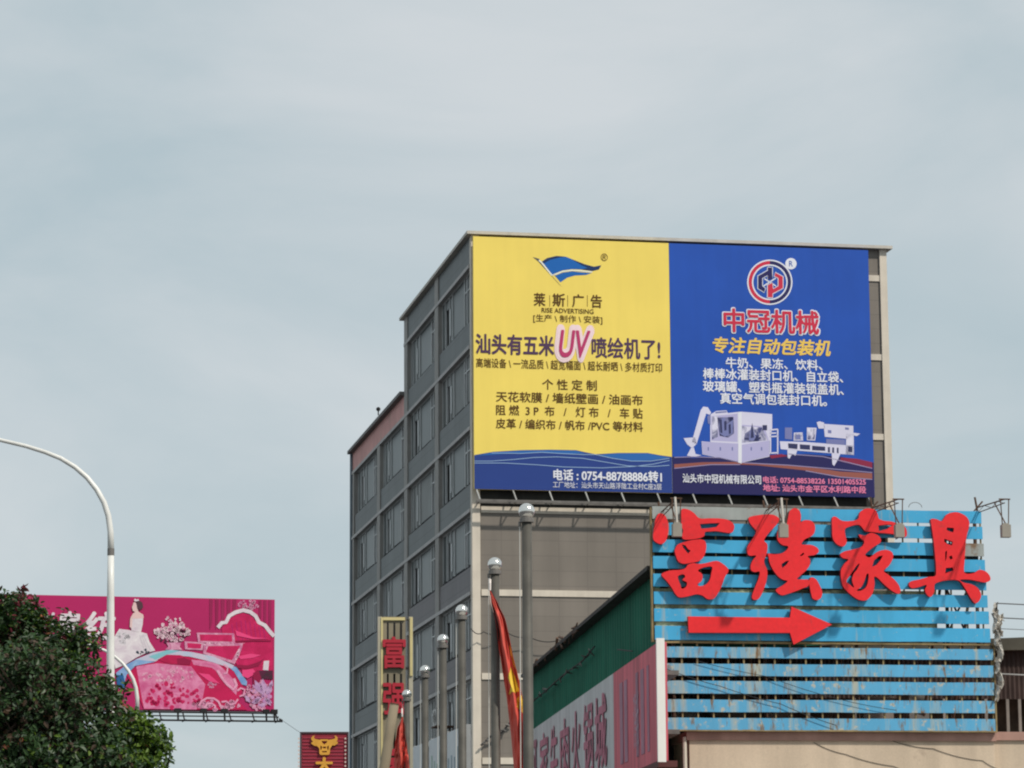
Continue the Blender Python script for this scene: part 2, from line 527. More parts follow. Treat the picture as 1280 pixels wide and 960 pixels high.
# small plant on the side: air conditioner, downpipe, lamp bracket
def ac_unit(fr, a, z):
    root = fr.pt(a, z, 0.0)
    t = thing('air_conditioner', 'white air conditioner box on a wall bracket behind the flagpoles', 'air conditioner', root)
    m = MB(); m.fbox(fr, a - 0.45, a + 0.45, z, z + 0.7, 0.3, 0.75); m.build('casing', mat('ac_white', (0.5, 0.5, 0.48), 0.5, var=0.1, streak=0.15), t)
    m = MB(); m.fbox(fr, a - 0.5, a + 0.5, z - 0.06, z - 0.002, 0.0, 0.8); m.fbox(fr, a - 0.4, a - 0.36, z - 0.6, z - 0.06, 0.0, 0.06); m.fbox(fr, a + 0.36, a + 0.4, z - 0.6, z - 0.06, 0.0, 0.06)
    m.build('bracket', RUST, t)
    m = MB()
    c = fr.pt(a - 0.08, z + 0.35, 0.752)
    for rr in (0.1, 0.2, 0.28):
        pts = [c + fr.u * (rr * math.cos(g * math.pi / 8)) + Vector((0, 0, rr * math.sin(g * math.pi / 8))) for g in range(17)]
        m.tube(pts, 0.012, 4)
    m.build('fan_grille', STEEL, t)
a_, z_ = FS.px(565, 908)
ac_unit(FS, a_, z_)
p = FS.pt(t_end + 0.12, 0, 0.0)
m = MB(); m.tube([FS.pt(t_end + 0.12, 0, 0.05), FS.pt(t_end + 0.12, FS.px(440, 566)[1], 0.05)], 0.09, 8)
m.build('drainpipe', mat('pipe_blue_grey', (0.16, 0.2, 0.23), 0.6), blk)
# vent knob on the wing roof
c = FS.at(475.4, 511.5, 0.1)
m = MB(); m.ball(c, 0.11, 10, 6); m.tube([c + Vector((0, 0, -0.3)), c], 0.03, 6)
m.build('roof_lamp', DARK, blk)

# ================================================================== the two adverts on the block's front
D_AD = 0.5
FA = FB.off(D_AD)
aY0, aB1 = FA.px(592.2, 450)[0], FA.px(1089.6, 480)[0]
aM = FA.px(838.3, 450)[0]
zA1 = FA.px(592.2, 295.3)[1]
zA0 = FA.px(592.2, 611.2)[1]
V_yel = pr('vinyl_yellow', (245, 219, 108), var=0.04, bump=0.25, bscale=0.9, streak=0.03)
V_navy = pr('vinyl_navy_band', (40, 66, 138))
V_blue = pr('vinyl_blue', (32, 82, 178), var=0.07, bump=0.25, bscale=0.9, streak=0.05)
V_brown = pr('vinyl_brown', (92, 62, 22))
V_purp = pr('vinyl_purple', (82, 58, 88))
V_white = pr('vinyl_white', (228, 230, 240))
V_dark = pr('vinyl_dark_navy', (38, 36, 92))
V_red = pr('vinyl_red', (205, 48, 76))
V_pinkt = pr('vinyl_pink', (232, 130, 170))
V_gold = pr('vinyl_gold', (238, 200, 96))
Y1 = lambda x, y: (590 + x * 0.19531, 290 + y * 0.19531)
Y2 = lambda x, y: (590 + x * 0.203125, 450 + y * 0.203125)
B1 = lambda x, y: (835 + x * 0.214844, 300 + y * 0.214844)
B2 = lambda x, y: (835 + x * 0.214844, 430 + y * 0.214844)
def ring(fr, T, pts, sm=0):
    r = [fr.px(*T(*p)) for p in pts]
    return smooth_pts(r, sm) if sm else r
def shape(fr, root, name, mat_, T, polys, d, sm=0, thick=0.0):
    m = MB()
    d *= 0.45
    for poly in polys: fill(m, fr, [ring(fr, T, r, sm) for r in (poly if isinstance(poly[0], list) else [poly])], d, thick)
    return m.build(name, mat_, root)
def line_poly(pts, w):
    up = []; dn = []
    for i, p in enumerate(pts):
        q0 = pts[max(i - 1, 0)]; q1 = pts[min(i + 1, len(pts) - 1)]
        dx, dy = q1[0] - q0[0], q1[1] - q0[1]; l_ = math.hypot(dx, dy) or 1
        nx, ny = -dy / l_ * w / 2, dx / l_ * w / 2
        up.append((p[0] + nx, p[1] + ny)); dn.append((p[0] - nx, p[1] - ny))
    return up + dn[::-1]

def advert(label, a0, a1, mat_):
    t = thing('billboard', label, 'billboard', FA.pt((a0 + a1) / 2, zA0, -0.1), 'adverts on the grey block')
    m = MB(); m.fbox(FA, a0, a1, zA0, zA1, -0.16, 0.0); m.build('panel', mat_, t)
    m = MB()
    for q in range(5):
        a = a0 + 0.4 + (a1 - a0 - 0.8) * q / 4
        m.fbox(FA, a - 0.05, a + 0.05, zA0 + 0.1, zA1 - 0.6, -0.26, -0.162)
    m.build('backing_rib', STEEL, t)
    return t
ady = advert('yellow advert with blue flag logo and dark Chinese lettering, left half of the rooftop display', aY0, aM - 0.008, V_yel)
adb = advert('blue advert picturing white packing machines, right half of the rooftop display', aM + 0.008, aB1, V_blue)

# --- yellow: blue band with waves
wave = [(10, 585), (130, 565), (300, 555), (480, 552), (640, 555), (700, 568), (760, 580), (900, 572), (1080, 572), (1150, 585), (1222, 596)]
fx = lambda pts, T: [FA.px(*T(*p)) for p in pts]
top = fx(wave, Y2)
top[0] = (aY0 + 0.003, top[0][1]); top[-1] = (aM - 0.012, top[-1][1])
m = MB(); fill(m, FA, [top + [(aM - 0.012, zA0 + 0.003), (aY0 + 0.003, zA0 + 0.003)]], 0.003); m.build('blue_band', V_navy, ady)
shape(FA, ady, 'wave', pr('vinyl_wave_blue', (44, 104, 178)), Y2, [[(770, 584), (900, 574), (1080, 574), (1150, 588), (1218, 600), (1100, 618), (980, 622), (880, 610)],
      [(20, 590), (130, 568), (300, 558), (480, 555), (640, 558), (700, 575), (560, 578), (400, 570), (200, 578)]], 0.016)
shape(FA, ady, 'wave_line', pr('vinyl_wave_line', (150, 180, 215)), Y2, [line_poly(p, 4) for p in (
    [(15, 622), (120, 622), (260, 612), (380, 600), (520, 596), (680, 605), (820, 628), (960, 652), (1120, 655), (1215, 648)],
    [(15, 634), (200, 634), (400, 645), (560, 658), (800, 664), (1000, 655), (1120, 640), (1215, 618)],
    [(120, 572), (300, 575), (430, 568), (560, 576), (680, 582), (760, 582), (860, 604), (980, 622), (1100, 622), (1215, 605)])], 0.022)
# logo
shape(FA, ady, 'logo', pr('vinyl_logo_blue', (22, 100, 180)), Y1, [
    [(446, 190), (480, 167), (540, 153), (600, 158), (660, 182), (720, 206), (780, 222), (828, 213), (812, 240), (770, 250), (700, 240), (640, 238), (580, 246), (530, 266), (510, 276)],
    [(530, 280), (580, 260), (640, 252), (700, 258), (765, 263), (730, 275), (660, 278), (610, 292), (566, 322)]], 0.012)
shape(FA, ady, 'logo', pr('vinyl_logo_navy', (24, 52, 98)), Y1, [
    [(640, 175), (660, 182), (720, 206), (780, 222), (828, 213), (812, 240), (770, 250), (700, 240), (740, 230), (700, 212)],
    [(446, 190), (480, 167), (540, 153), (600, 158), (560, 163), (500, 178), (462, 200)]], 0.017)
shape(FA, ady, 'logo', pr('vinyl_logo_white', (240, 240, 225)), Y1, [line_poly([(428, 180), (446, 196), (510, 276), (528, 272)], 9), line_poly([(520, 276), (580, 252), (640, 245), (700, 249), (770, 256)], 8)], 0.02)
shape(FA, ady, 'logo', pr('vinyl_logo_grey', (96, 96, 92)), Y1, [[(388, 160), (432, 172), (436, 188), (500, 268), (575, 352), (560, 338), (425, 190)]], 0.014)
text_part(FA, ady, 'trademark', '®', (*Y1(824, 138), *Y1(868, 186)), V_brown)
for ch, x0, x1, dy in (('莱', 395, 470, 0), ('斯', 515, 595, 4), ('广', 640, 716, 8), ('告', 760, 832, 12)):
    text_part(FA, ady, 'brand_text', ch, (*Y1(x0, 390 + dy), *Y1(x1, 474 + dy)), V_brown, bold=0.018)
shape(FA, ady, 'divider', V_brown, Y1, [line_poly([(x, 405), (x, 478)], 3) for x in (497, 612, 738)], 0.02)
text_part(FA, ady, 'latin_text', 'RISE ADVERTISING', (*Y1(445, 490), *Y1(778, 520)), V_brown, bold=0.01)
text_part(FA, ady, 'service_text', '[生产 \\ 制作 \\ 安装]', (*Y1(392, 532), *Y1(834, 586)), V_brown, bold=0.004)
text_part(FA, ady, 'heading_text', '汕头有五米', (*Y1(22, 656), *Y1(526, 788)), V_purp, bold=0.03)
text_part(FA, ady, 'heading_text', '喷绘机了!', (*Y1(765, 678), *Y1(1205, 812)), V_purp, bold=0.022)
ho = text_part(FA, ady, 'heading_text', 'UV', (*Y1(556, 630), *Y1(758, 806)), pr('vinyl_magenta', (188, 58, 108)), d=0.08, bold=0.02, shear=0.22)
ho['label'] = 'magenta slanted letters UV with a pale glow'
text_part(FA, ady, 'glow_outline', 'UV', (*Y1(527, 594), *Y1(786, 838)), pr('vinyl_pale_pink', (244, 218, 222)), d=0.02, bold=0.12, shear=0.2)
text_part(FA, ady, 'feature_text', '高端设备 \\ 一流品质 \\ 超宽幅面 \\ 超长耐晒 \\ 多材质打印', (*Y1(26, 822), *Y1(1216, 884)), V_brown, bold=0.008)
text_part(FA, ady, 'product_text', '个 性 定 制', (*Y2(432, 120), *Y2(768, 186)), V_brown, bold=0.014)
text_part(FA, ady, 'product_text', '天花软膜 / 墙纸壁画 / 油画布', (*Y2(148, 204), *Y2(1050, 268)), V_brown, bold=0.014)
text_part(FA, ady, 'product_text', '阻 燃  3 P  布   /   灯 布   /   车 贴', (*Y2(148, 286), *Y2(1050, 350)), V_brown, bold=0.014)
text_part(FA, ady, 'product_text', '皮革 / 编织布 / 帆布 /PVC 等材料', (*Y2(146, 370), *Y2(1052, 432)), V_brown, bold=0.014)
text_part(FA, ady, 'phone_text', '电话 : 0754-88788886转1', (*Y2(500, 678), *Y2(1168, 748)), V_white, d=0.03, bold=0.03)
text_part(FA, ady, 'address_text', '工厂地址：汕头市天山路浮陇工业村C座2层', (*Y2(497, 754), *Y2(1166, 793)), V_white, d=0.03, bold=0.004)

# --- blue: printed floor, machines, logo
aR = aB1 - 0.004; aL_ = aM + 0.012
nav = [(30, 655), (150, 664), (300, 655), (600, 645), (800, 640), (1000, 655), (1195, 690)]
pts = fx(nav, B2); pts[0] = (aL_, pts[0][1]); pts[-1] = (aR, pts[-1][1])
m = MB(); fill(m, FA, [pts + [(aR, zA0 + 0.003), (aL_, zA0 + 0.003)]], 0.003); m.build('printed_floor', V_dark, adb)
shape(FA, adb, 'floor_stripe', pr('vinyl_orange_brown', (150, 88, 80)), B2, [
    [(36, 700), (200, 688), (420, 686), (520, 695), (800, 712), (1000, 742), (1188, 752), (1188, 785), (1000, 772), (800, 736), (520, 706), (420, 702), (250, 700), (36, 722)]], 0.016)
shape(FA, adb, 'floor_stripe', pr('vinyl_dark_red', (140, 40, 72)), B2, [[(590, 648), (660, 640), (700, 652), (600, 666)], [(1005, 660), (1100, 668), (1188, 688), (1188, 722), (1100, 706), (1000, 682)]], 0.016)
shape(FA, adb, 'floor_line', pr('vinyl_pale_line', (150, 140, 180)), B2, [line_poly(p, 5) for p in (
    [(36, 660), (150, 656), (300, 662), (420, 690), (700, 705), (900, 722), (1188, 748)], [(700, 640), (900, 655), (1050, 690), (1188, 724)], [(36, 724), (250, 702), (420, 702)], [(800, 738), (1000, 774), (1188, 788)])], 0.02)
M1, M2, M3, M4 = pr('vinyl_machine_white', (216, 214, 236)), pr('vinyl_machine_lilac', (182, 178, 218)), pr('vinyl_machine_grey', (120, 126, 178)), pr('vinyl_machine_dark', (52, 56, 96))
M_mech = pr2('vinyl_machinery', (222, 220, 240), (60, 66, 120), 2.6, 0.10, 0.52, 0.6, (1, 1, 0.55))
M_mech2 = pr2('vinyl_machinery_dark', (150, 152, 196), (40, 44, 86), 3.2, 0.12, 0.46, 0.5, (1, 1, 0.4))
pic = lambda mt, polys, d: shape(FA, adb, 'printed_machine', mt, B2, polys, d)
pic(M1, [[(205, 364), (232, 368), (252, 402), (240, 412), (222, 404), (165, 585), (138, 570), (190, 385)], [(90, 548), (158, 543), (166, 582), (140, 606), (112, 585)],
         [(110, 650), (136, 600), (150, 602), (160, 640), (196, 648), (150, 656)],
         [(245, 412), (280, 390), (340, 386), (348, 402), (405, 396), (425, 394), (606, 408), (606, 490), (590, 566), (590, 655), (424, 692), (200, 642), (195, 566), (246, 570)]], 0.016)
pic(M2, [[(197, 568), (408, 580), (408, 690), (202, 640)], [(430, 586), (588, 562), (588, 652), (430, 688)], [(252, 420), (404, 406), (404, 570), (252, 562)],
         [(430, 470), (560, 480), (586, 560), (430, 576)]], 0.020)
pic(M_mech, [[(430, 478), (545, 486), (580, 560), (432, 574)], [(256, 424), (290, 418), (290, 540), (256, 556)]], 0.022)
pic(M_mech2, [[(286, 428), (380, 424), (384, 520), (350, 545), (300, 535)], [(440, 562), (448, 520), (480, 500), (500, 520), (530, 545), (520, 566)]], 0.0225)
pic(M3, [[(300, 440), (330, 425), (335, 470), (380, 440), (376, 520), (330, 540), (300, 520)], [(470, 560), (478, 500), (488, 470), (496, 500), (512, 540), (500, 560)],
         [(275, 395), (340, 390), (342, 398), (276, 404)], [(228, 420), (248, 412), (248, 470), (232, 462)]] + [[(x, 600), (x + 8, 600), (x + 8, 620), (x, 620)] for x in (230, 300, 370, 480, 540)], 0.024)
pic(M4, [[(300, 440), (312, 438), (316, 520), (304, 515)], [(326, 450), (340, 448), (340, 500), (328, 505)], [(352, 470), (364, 465), (366, 520), (354, 524)], [(550, 472), (576, 472), (576, 502), (550, 502)],
         [(484, 490), (490, 460), (494, 492), (500, 545), (480, 548)], [(445, 545), (470, 548), (470, 556), (445, 556)], [(510, 548), (540, 540), (540, 552), (512, 556)]], 0.028)
pic(V_white, [[(408, 396), (428, 396), (428, 696), (408, 690)]], 0.030)
pic(M1, [line_poly(p, 8) for p in ([(580, 502), (640, 496)], [(584, 540), (640, 536)], [(596, 500), (596, 640)], [(638, 496), (638, 640)], [(590, 636), (640, 632)], [(560, 520), (630, 518)])], 0.018)
pic(M3, [[(680, 486), (722, 486), (722, 556), (680, 552)], [(812, 500), (840, 510), (836, 556), (812, 556)]], 0.018)
pic(M1, [[(905, 465), (1078, 476), (1078, 530), (1040, 534), (1040, 552), (912, 540)], [(650, 566), (800, 570), (1080, 592), (1082, 645), (1000, 640), (655, 612)], [(732, 516), (782, 514), (786, 562), (730, 562)],
         [(808, 486), (864, 488), (856, 562), (808, 560)], [(864, 456), (882, 450), (908, 458), (912, 492), (876, 492)], [(1036, 522), (1080, 526), (1082, 646), (1034, 642)], [(1078, 516), (1118, 522), (1098, 536), (1078, 532)],
         [(694, 612), (752, 618), (742, 650), (722, 640), (706, 668), (696, 660)], [(952, 634), (1002, 640), (990, 670), (966, 710), (956, 700)]], 0.020)
pic(M_mech, [[(812, 492), (858, 494), (852, 556), (812, 556)], [(1040, 530), (1074, 532), (1074, 590), (1040, 590)], [(734, 520), (780, 518), (782, 558), (734, 558)]], 0.023)
pic(M4, [[(698, 578), (754, 582), (752, 612), (700, 606)], [(766, 584), (826, 588), (826, 616), (768, 612)], [(838, 592), (914, 598), (914, 622), (838, 618)], [(930, 600), (942, 600), (942, 632), (930, 630)], [(955, 602), (966, 602), (966, 634), (955, 632)], [(982, 604), (992, 604), (992, 636), (982, 634)], [(1048, 596), (1072, 598), (1072, 630), (1048, 628)]], 0.026)
pic(M3, [[(920, 552), (1030, 556), (1030, 588), (920, 580)], [(930, 500), (950, 502), (950, 520), (930, 518)], [(1030, 485), (1052, 487), (1052, 500), (1030, 498)], [(744, 528), (770, 528), (772, 556), (744, 556)]], 0.026)
def disc(cx, cy, r, n=40, a0=0.0, a1=2 * math.pi):
    return [(cx + r * math.cos(a0 + (a1 - a0) * i / n), cy + r * math.sin(a0 + (a1 - a0) * i / n)) for i in range(n + (0 if abs(a1 - a0 - 2 * math.pi) < 1e-6 else 1))]
cx, cy = 592, 246
emb = lambda mt, polys, d: shape(FA, adb, 'emblem', mt, B1, polys, d)
emb(V_white, [[disc(cx, cy, 132), disc(cx, cy, 124)], [disc(cx, cy, 104), disc(cx, cy, 96)]], 0.02)
hp = math.pi / 2
emb(V_red, [disc(cx, cy, 125, 30, hp, 3 * hp) + disc(cx, cy, 103, 30, 3 * hp, hp)], 0.016)
emb(V_dark, [disc(cx, cy, 125, 30, -hp, hp) + disc(cx, cy, 103, 30, hp, -hp)], 0.016)
nl = [(580, 160), (606, 160), (606, 228), (580, 228), (580, 205), (548, 222), (548, 268), (566, 282), (560, 304), (524, 282), (524, 210), (580, 178)]
rd = [(580, 334), (580, 262), (606, 250), (612, 286), (642, 268), (642, 222), (620, 210), (624, 190), (668, 214), (668, 280), (608, 312), (608, 334)]
grow = lambda ps, k: [(p[0] + (p[0] - cx) * k + (4 if p[0] > cx else -4), p[1] + (p[1] - cy) * k) for p in ps]
emb(V_white, [line_poly(nl + [nl[0]], 9), line_poly(rd + [rd[0]], 9), line_poly([(560, 225), (628, 268)], 7), line_poly([(556, 268), (626, 222)], 7)], 0.018)
emb(V_dark, [nl], 0.024); emb(V_red, [rd], 0.024)
emb(V_white, [disc(715, 138, 33, 24)], 0.018)
text_part(FA, adb, 'trademark', 'R', (*B1(704, 122), *B1(726, 154)), V_blue, d=0.026)
text_part(FA, adb, 'heading_outline', '中冠机械', (*B1(314, 398), *B1(886, 552)), V_white, d=0.018, bold=0.06)
text_part(FA, adb, 'heading_text', '中冠机械', (*B1(322, 405), *B1(878, 544)), V_red, d=0.06, bold=0.024)
text_part(FA, adb, 'slogan_text', '专注自动包装机', (*B1(258, 572), *B1(946, 668)), V_gold, bold=0.03, shear=0.2)
for s, bx in (('牛奶、果冻、饮料、', (335, 84, 898, 148)), ('棒棒冰灌装封口机、自立袋、', (203, 150, 1018, 216)), ('玻璃罐、塑料瓶灌装锁盖机、', (203, 222, 1022, 288)), ('真空气调包装封口机。', (303, 290, 924, 356))):
    text_part(FA, adb, 'product_text', s, (*B2(*bx[:2]), *B2(*bx[2:])), V_white, bold=0.022)
text_part(FA, adb, 'company_text', '汕头市中冠机械有限公司', (*B2(84, 758), *B2(541, 812)), V_white, d=0.03, bold=0.022)
text_part(FA, adb, 'phone_text', '电话: 0754-88538226 13501405525', (*B2(552, 776), *B2(1150, 816)), V_pinkt, d=0.03, bold=0.03)
text_part(FA, adb, 'address_text', '地址: 汕头市金平区水利路中段', (*B2(552, 822), *B2(1152, 864)), V_pinkt, d=0.03, bold=0.03)

# --- steel walkway under the adverts
zr = FB.off(0.75).px(700, 627.5)[1]
fr_t = thing('steel_framework', 'thin steel rail with slanted brackets under the two adverts', 'framework', FB.pt(W_front / 2, zr, 0.3))  # rails and brackets of the frame that carries the adverts
m = MB()
for d in (0.72, 0.3):
    m = MB(); m.fbox(FB, 0.1, aB1 + 0.15, zr - 0.05, zr + 0.05, d, d + 0.07); m.build('rail', STEEL, fr_t)
m = MB(); m.fbox(FB, aL + 0.02, aB1 + 0.1, zr - 0.12, zA0 + 0.4, 0.001, 0.05); m.build('shade_plate', mat('painted_gap_shade', (0.035, 0.034, 0.03), 0.8, var=0.3, streak=0.2), fr_t)  # added plate: deep shade of the gap behind the adverts put into its colour
nb = 12
for i in range(nb):
    a = aY0 + 0.2 + (aB1 - aY0 - 0.35) * i / (nb - 1)
    m = MB()
    m.tube([FB.pt(a - 0.1, zA0 - 0.02, 0.46), FB.pt(a, zr, 0.76)], 0.035, 6)
    m.tube([FB.pt(a, zr - 0.02, 0.78), FB.pt(a, zr - 0.02, 0.062)], 0.03, 6)
    m.build('bracket', mat('galvanised', (0.42, 0.42, 0.4), 0.5, 0.3, var=0.2), fr_t)

# ================================================================== low shop with the blue slatted sign
YG = R(8.6)
og = at(826, 800, 60)
FG = Frame(og, YG)
ax = lambda x, y=780: FG.px(x, y)[0]
zy = lambda y, x=826: FG.px(x, y)[1]
M_beige = mat('beige_render', (0.60, 0.485, 0.365), 0.8, var=0.08, scale=0.8, fine=0.05, fscale=30, streak=0.14, dirt=(0.42, 0.33, 0.25), dirt_amt=0.12, dirt_scale=1.6)
z_roof = zy(913.5)
low = thing('shop_building', 'low beige rendered shop carrying the blue slatted sign on its roof', 'building', FG.pt(ax(1050), 0, -0.6))
m = MB()
m.fbox(FG, ax(862), ax(1242), 0, z_roof - 0.16, -9.0, -0.195)
m.fbox(FG, ax(1242) + 0.002, ax(1430), 0, z_roof - 0.13, -9.0, -0.355)
wall = m.build('wall', M_beige, low)
m = MB()
m.fbox(FG, ax(858), ax(1243.5), z_roof - 0.16, z_roof, -9.0, -0.14)
m.fbox(FG, ax(1243.5) + 0.002, ax(1430), z_roof - 0.13, z_roof + 0.03, -9.0, -0.3)
m.build('coping', mat('coping_terracotta', (0.40, 0.235, 0.19), 0.75, var=0.15, scale=2, streak=0.15), low)
m = MB(); m.tube([FG.pt(ax(857.5), 0, -0.2), FG.pt(ax(856), z_roof - 0.1, -0.2)], 0.04, 8)
m.build('drainpipe', M_white, low)

# cables added to stand for power-line shadows slanting across the beige wall
M_cable = mat('black_cable', (0.03, 0.03, 0.032), 0.7, var=0.2)
def cable(fr, pix, label, d=0.0, r=0.012, clips=False, name='cable', sag=0.0, cat='cable', group=None, m_=None):
    m = MB()
    P = [fr.at(x, y, d) for x, y in pix]
    pts = []
    for i in range(len(P) - 1):
        for k in range(8):
            t = k / 8
            q = P[i].lerp(P[i + 1], t); q.z -= sag * 4 * t * (1 - t)
            pts.append(q)
    pts.append(P[-1])
    base = pts[0]
    m.tube(pts, r, 5)
    root = thing(name, label, cat, base, group)
    m.build('strand', m_ or M_cable, root)
    if clips:
        c = MB()
        for i in range(2, len(pts) - 1, 3):
            q = pts[i]
            for k in range(3):
                v = Vector((random.uniform(-1, 1), random.uniform(-1, 1), random.uniform(-1, 1))).normalized()
                c.tube([q, q + v * random.uniform(0.06, 0.16)], [r * 1.6, r * 0.6], 4)
        c.build('clip', STEEL, root)
    return root
cable(FG, [(1020, 927), (1060, 942), (1120, 957), (1180, 975)], 'thin black cable added as a power-line shadow down the middle of the beige wall', d=-0.185, r=0.005, sag=0.03)
cable(FG, [(1110, 922), (1170, 935), (1232, 950), (1260, 962)], 'thin black cable added as a power-line shadow down the right end of the beige wall', d=-0.185, r=0.005, sag=0.04)

# the sign itself
sign = thing('slatted_sign', 'big blue slatted roof sign of painted boards with rust streaks behind red letters', 'sign', FG.pt(ax(1035), z_roof, -0.1))
def slat_mat(name, blue, amt):
    m = bpy.data.materials.new(name); m.use_nodes = True
    t = m.node_tree; n = t.nodes; l = t.links.new
    p = n['Principled BSDF']; p.inputs['Roughness'].default_value = 0.5; p.inputs['Specular IOR Level'].default_value = 0.3
    tc = n.new('ShaderNodeTexCoord')
    mp = n.new('ShaderNodeMapping'); mp.inputs['Scale'].default_value = (1, 1, 0.25); l(tc.outputs['Object'], mp.inputs['Vector'])
    def nz(sc, vec, det=6, ro=0.65):
        x = n.new('ShaderNodeTexNoise'); x.inputs['Scale'].default_value = sc; x.inputs['Detail'].default_value = det; x.inputs['Roughness'].default_value = ro
        l(vec, x.inputs['Vector']); return x.outputs['Fac']
    def rampf(f, a, b):
        r_ = n.new('ShaderNodeMapRange'); r_.inputs[1].default_value = a; r_.inputs[2].default_value = b; l(f, r_.inputs[0]); return r_.outputs[0]
    def mix(f, c1, c2):
        x = n.new('ShaderNodeMixRGB'); l(f, x.inputs['Fac'])
        for k, c in (('Color1', c1), ('Color2', c2)):
            if isinstance(c, tuple): x.inputs[k].default_value = (*c, 1)
            else: l(c, x.inputs[k])
        return x.outputs['Color']
    c = mix(rampf(nz(1.2, mp.outputs[0]), 0.3, 0.7), tuple(v * 0.88 for v in blue), tuple(v * 1.12 for v in blue))
    mv = n.new('ShaderNodeMapping'); mv.inputs['Scale'].default_value = (1, 1, 0.10); l(tc.outputs['Object'], mv.inputs['Vector'])
    c = mix(rampf(nz(3.2, mv.outputs[0], 5, 0.7), 0.60 - amt * 0.10, 0.78 - amt * 0.10), c, (0.40, 0.43, 0.37))
    c = mix(rampf(nz(6.5, tc.outputs['Object']), 0.66 - amt * 0.10, 0.74 - amt * 0.10), c, (0.43, 0.45, 0.40))
    c = mix(rampf(nz(9.0, mp.outputs[0]), 0.66 - amt * 0.12, 0.76 - amt * 0.1), c, (0.20, 0.13, 0.07))
    l(c, p.inputs['Base Color'])
    return m
BLUE = (0.06, 0.385, 0.66)
S_good = slat_mat('blue_board', BLUE, 0.22)
S_worn = slat_mat('worn_blue_board', (0.10, 0.37, 0.60), 0.85)
S_grey = mat('bare_grey_board', (0.33, 0.36, 0.35), 0.7, var=0.15, streak=0.2, dirt=(0.2, 0.13, 0.08), dirt_amt=0.3)
def slat(p0, p1, z0, z1, tilt, d0, d1, mt):
    """one long board: slightly sagging between battens, edges a little chewed, one butt joint"""
    a0, a1 = ax(p0), ax(p1)
    n_ = max(6, int((a1 - a0) / 0.12)); sd = random.uniform(0, 50)
    m = MB(); prev = None
    jt = random.uniform(0.3, 0.7)
    for i in range(n_ + 1):
        f = i / n_; a = a0 + (a1 - a0) * f
        w0 = 0.007 * pnoise(Vector((a * 1.1, sd, 0))) + 0.003 * pnoise(Vector((a * 7, sd, 9)))
        w1 = 0.007 * pnoise(Vector((a * 1.1, sd, 0))) + 0.003 * pnoise(Vector((a * 7, sd, 5)))
        dd = 0.008 * pnoise(Vector((a * 0.9, sd, 20)))
        zt_ = tilt * f
        cur = [FG.pt(a, z0 + zt_ + w0, d0 + dd), FG.pt(a, z0 + zt_ + w0, d1 + dd), FG.pt(a, z1 + zt_ + w1, d1 + dd), FG.pt(a, z1 + zt_ + w1, d0 + dd)]
        if prev:
            for k in range(4): m.quad(prev[k], cur[k], cur[(k + 1) % 4], prev[(k + 1) % 4])
        else: m.quad(*cur)
        prev = cur
    m.quad(*prev[::-1])
    return m.build('slat', mt, sign)
rows = [(633, 648.5), (653, 668.5), (674, 690), (695, 710.5), (717, 733), (739.5, 755), (760.5, 776.5), (782, 799.5)]
low_rows = [(808, 821.5), (829, 844), (850.5, 866.5), (874, 889.5), (897, 912)]
for i, (y0, y1) in enumerate(rows):
    xl, xr = 817.5 + (0, 0, 0, 0, 0, 0.5, 0.5, 1)[i], 1231 + i * 0.9
    z0, z1 = zy(y1, 822), zy(y0, 822)
    seg = [(xl, xr, S_good)]
    if i == 0: seg = [(xl, 1003, S_grey), (1003.5, xr, S_good)]
    if i == 1: seg = [(xl, 838, S_grey), (838.5, xr, S_good)]
    if i == 2: seg = [(xl, 1203, S_good), (1203.5, xr, S_grey)]
    for (p0, p1, mt) in seg:
        tilt = random.uniform(-0.006, 0.006)
        slat(p0, p1, z0, z1, tilt, -0.03, 0.0, mt)
for i, (y0, y1) in enumerate(low_rows):
    z0, z1 = zy(y1, 834), zy(y0, 834)
    tilt = random.uniform(-0.004, 0.004)
    slat(830.5, 1240.5, z0, z1, tilt, -0.05, -0.02, S_worn)
M_batten = mat('ochre_batten', (0.26, 0.19, 0.09), 0.8, var=0.35, scale=4)
zb0, zb1, zb2 = z_roof, zy(802), zy(634)
for k in range(22):
    a = ax(819 + k * 19.6)
    m = MB(); m.fbox(FG, a - 0.012, a + 0.012, zb1, zb2, -0.095, -0.055); m.build('batten', M_batten, sign)
for k in range(22):
    a = ax(833 + k * 19.35)
    m = MB(); m.fbox(FG, a - 0.014, a + 0.014, zb0, zb1 - 0.02, -0.095, -0.052); m.build('batten', M_batten, sign)
m = MB()
m.fbox(FG, ax(830), ax(1241), zb1 - 0.02, zb1 + 0.01, -0.12, -0.02)
m.fbox(FG, ax(830), ax(1241), zb0, zb0 + 0.03, -0.12, -0.022)
m.fbox(FG, ax(830) - 0.02, ax(830), zb0, zb1, -0.12, -0.02); m.fbox(FG, ax(1241), ax(1241) + 0.03, zb0, zb1, -0.12, -0.02)
m.fbox(FG, ax(817) - 0.03, ax(817), zb1, zb2, -0.12, -0.02)
m.build('frame', M_batten, sign)
M_beam = mat('dark_beam', (0.03, 0.03, 0.032), 0.8, var=0.3)
m = MB()
for (y, x1, hh) in ((671, 1112, 0.10), (692.5, 1228, 0.11), (713.8, 1226, 0.13)):
    m.fbox(FG, ax(819), ax(x1), zy(y) - hh, zy(y) + hh, -0.28, -0.12)
    m.build('back_beam', M_beam, sign); m = MB()
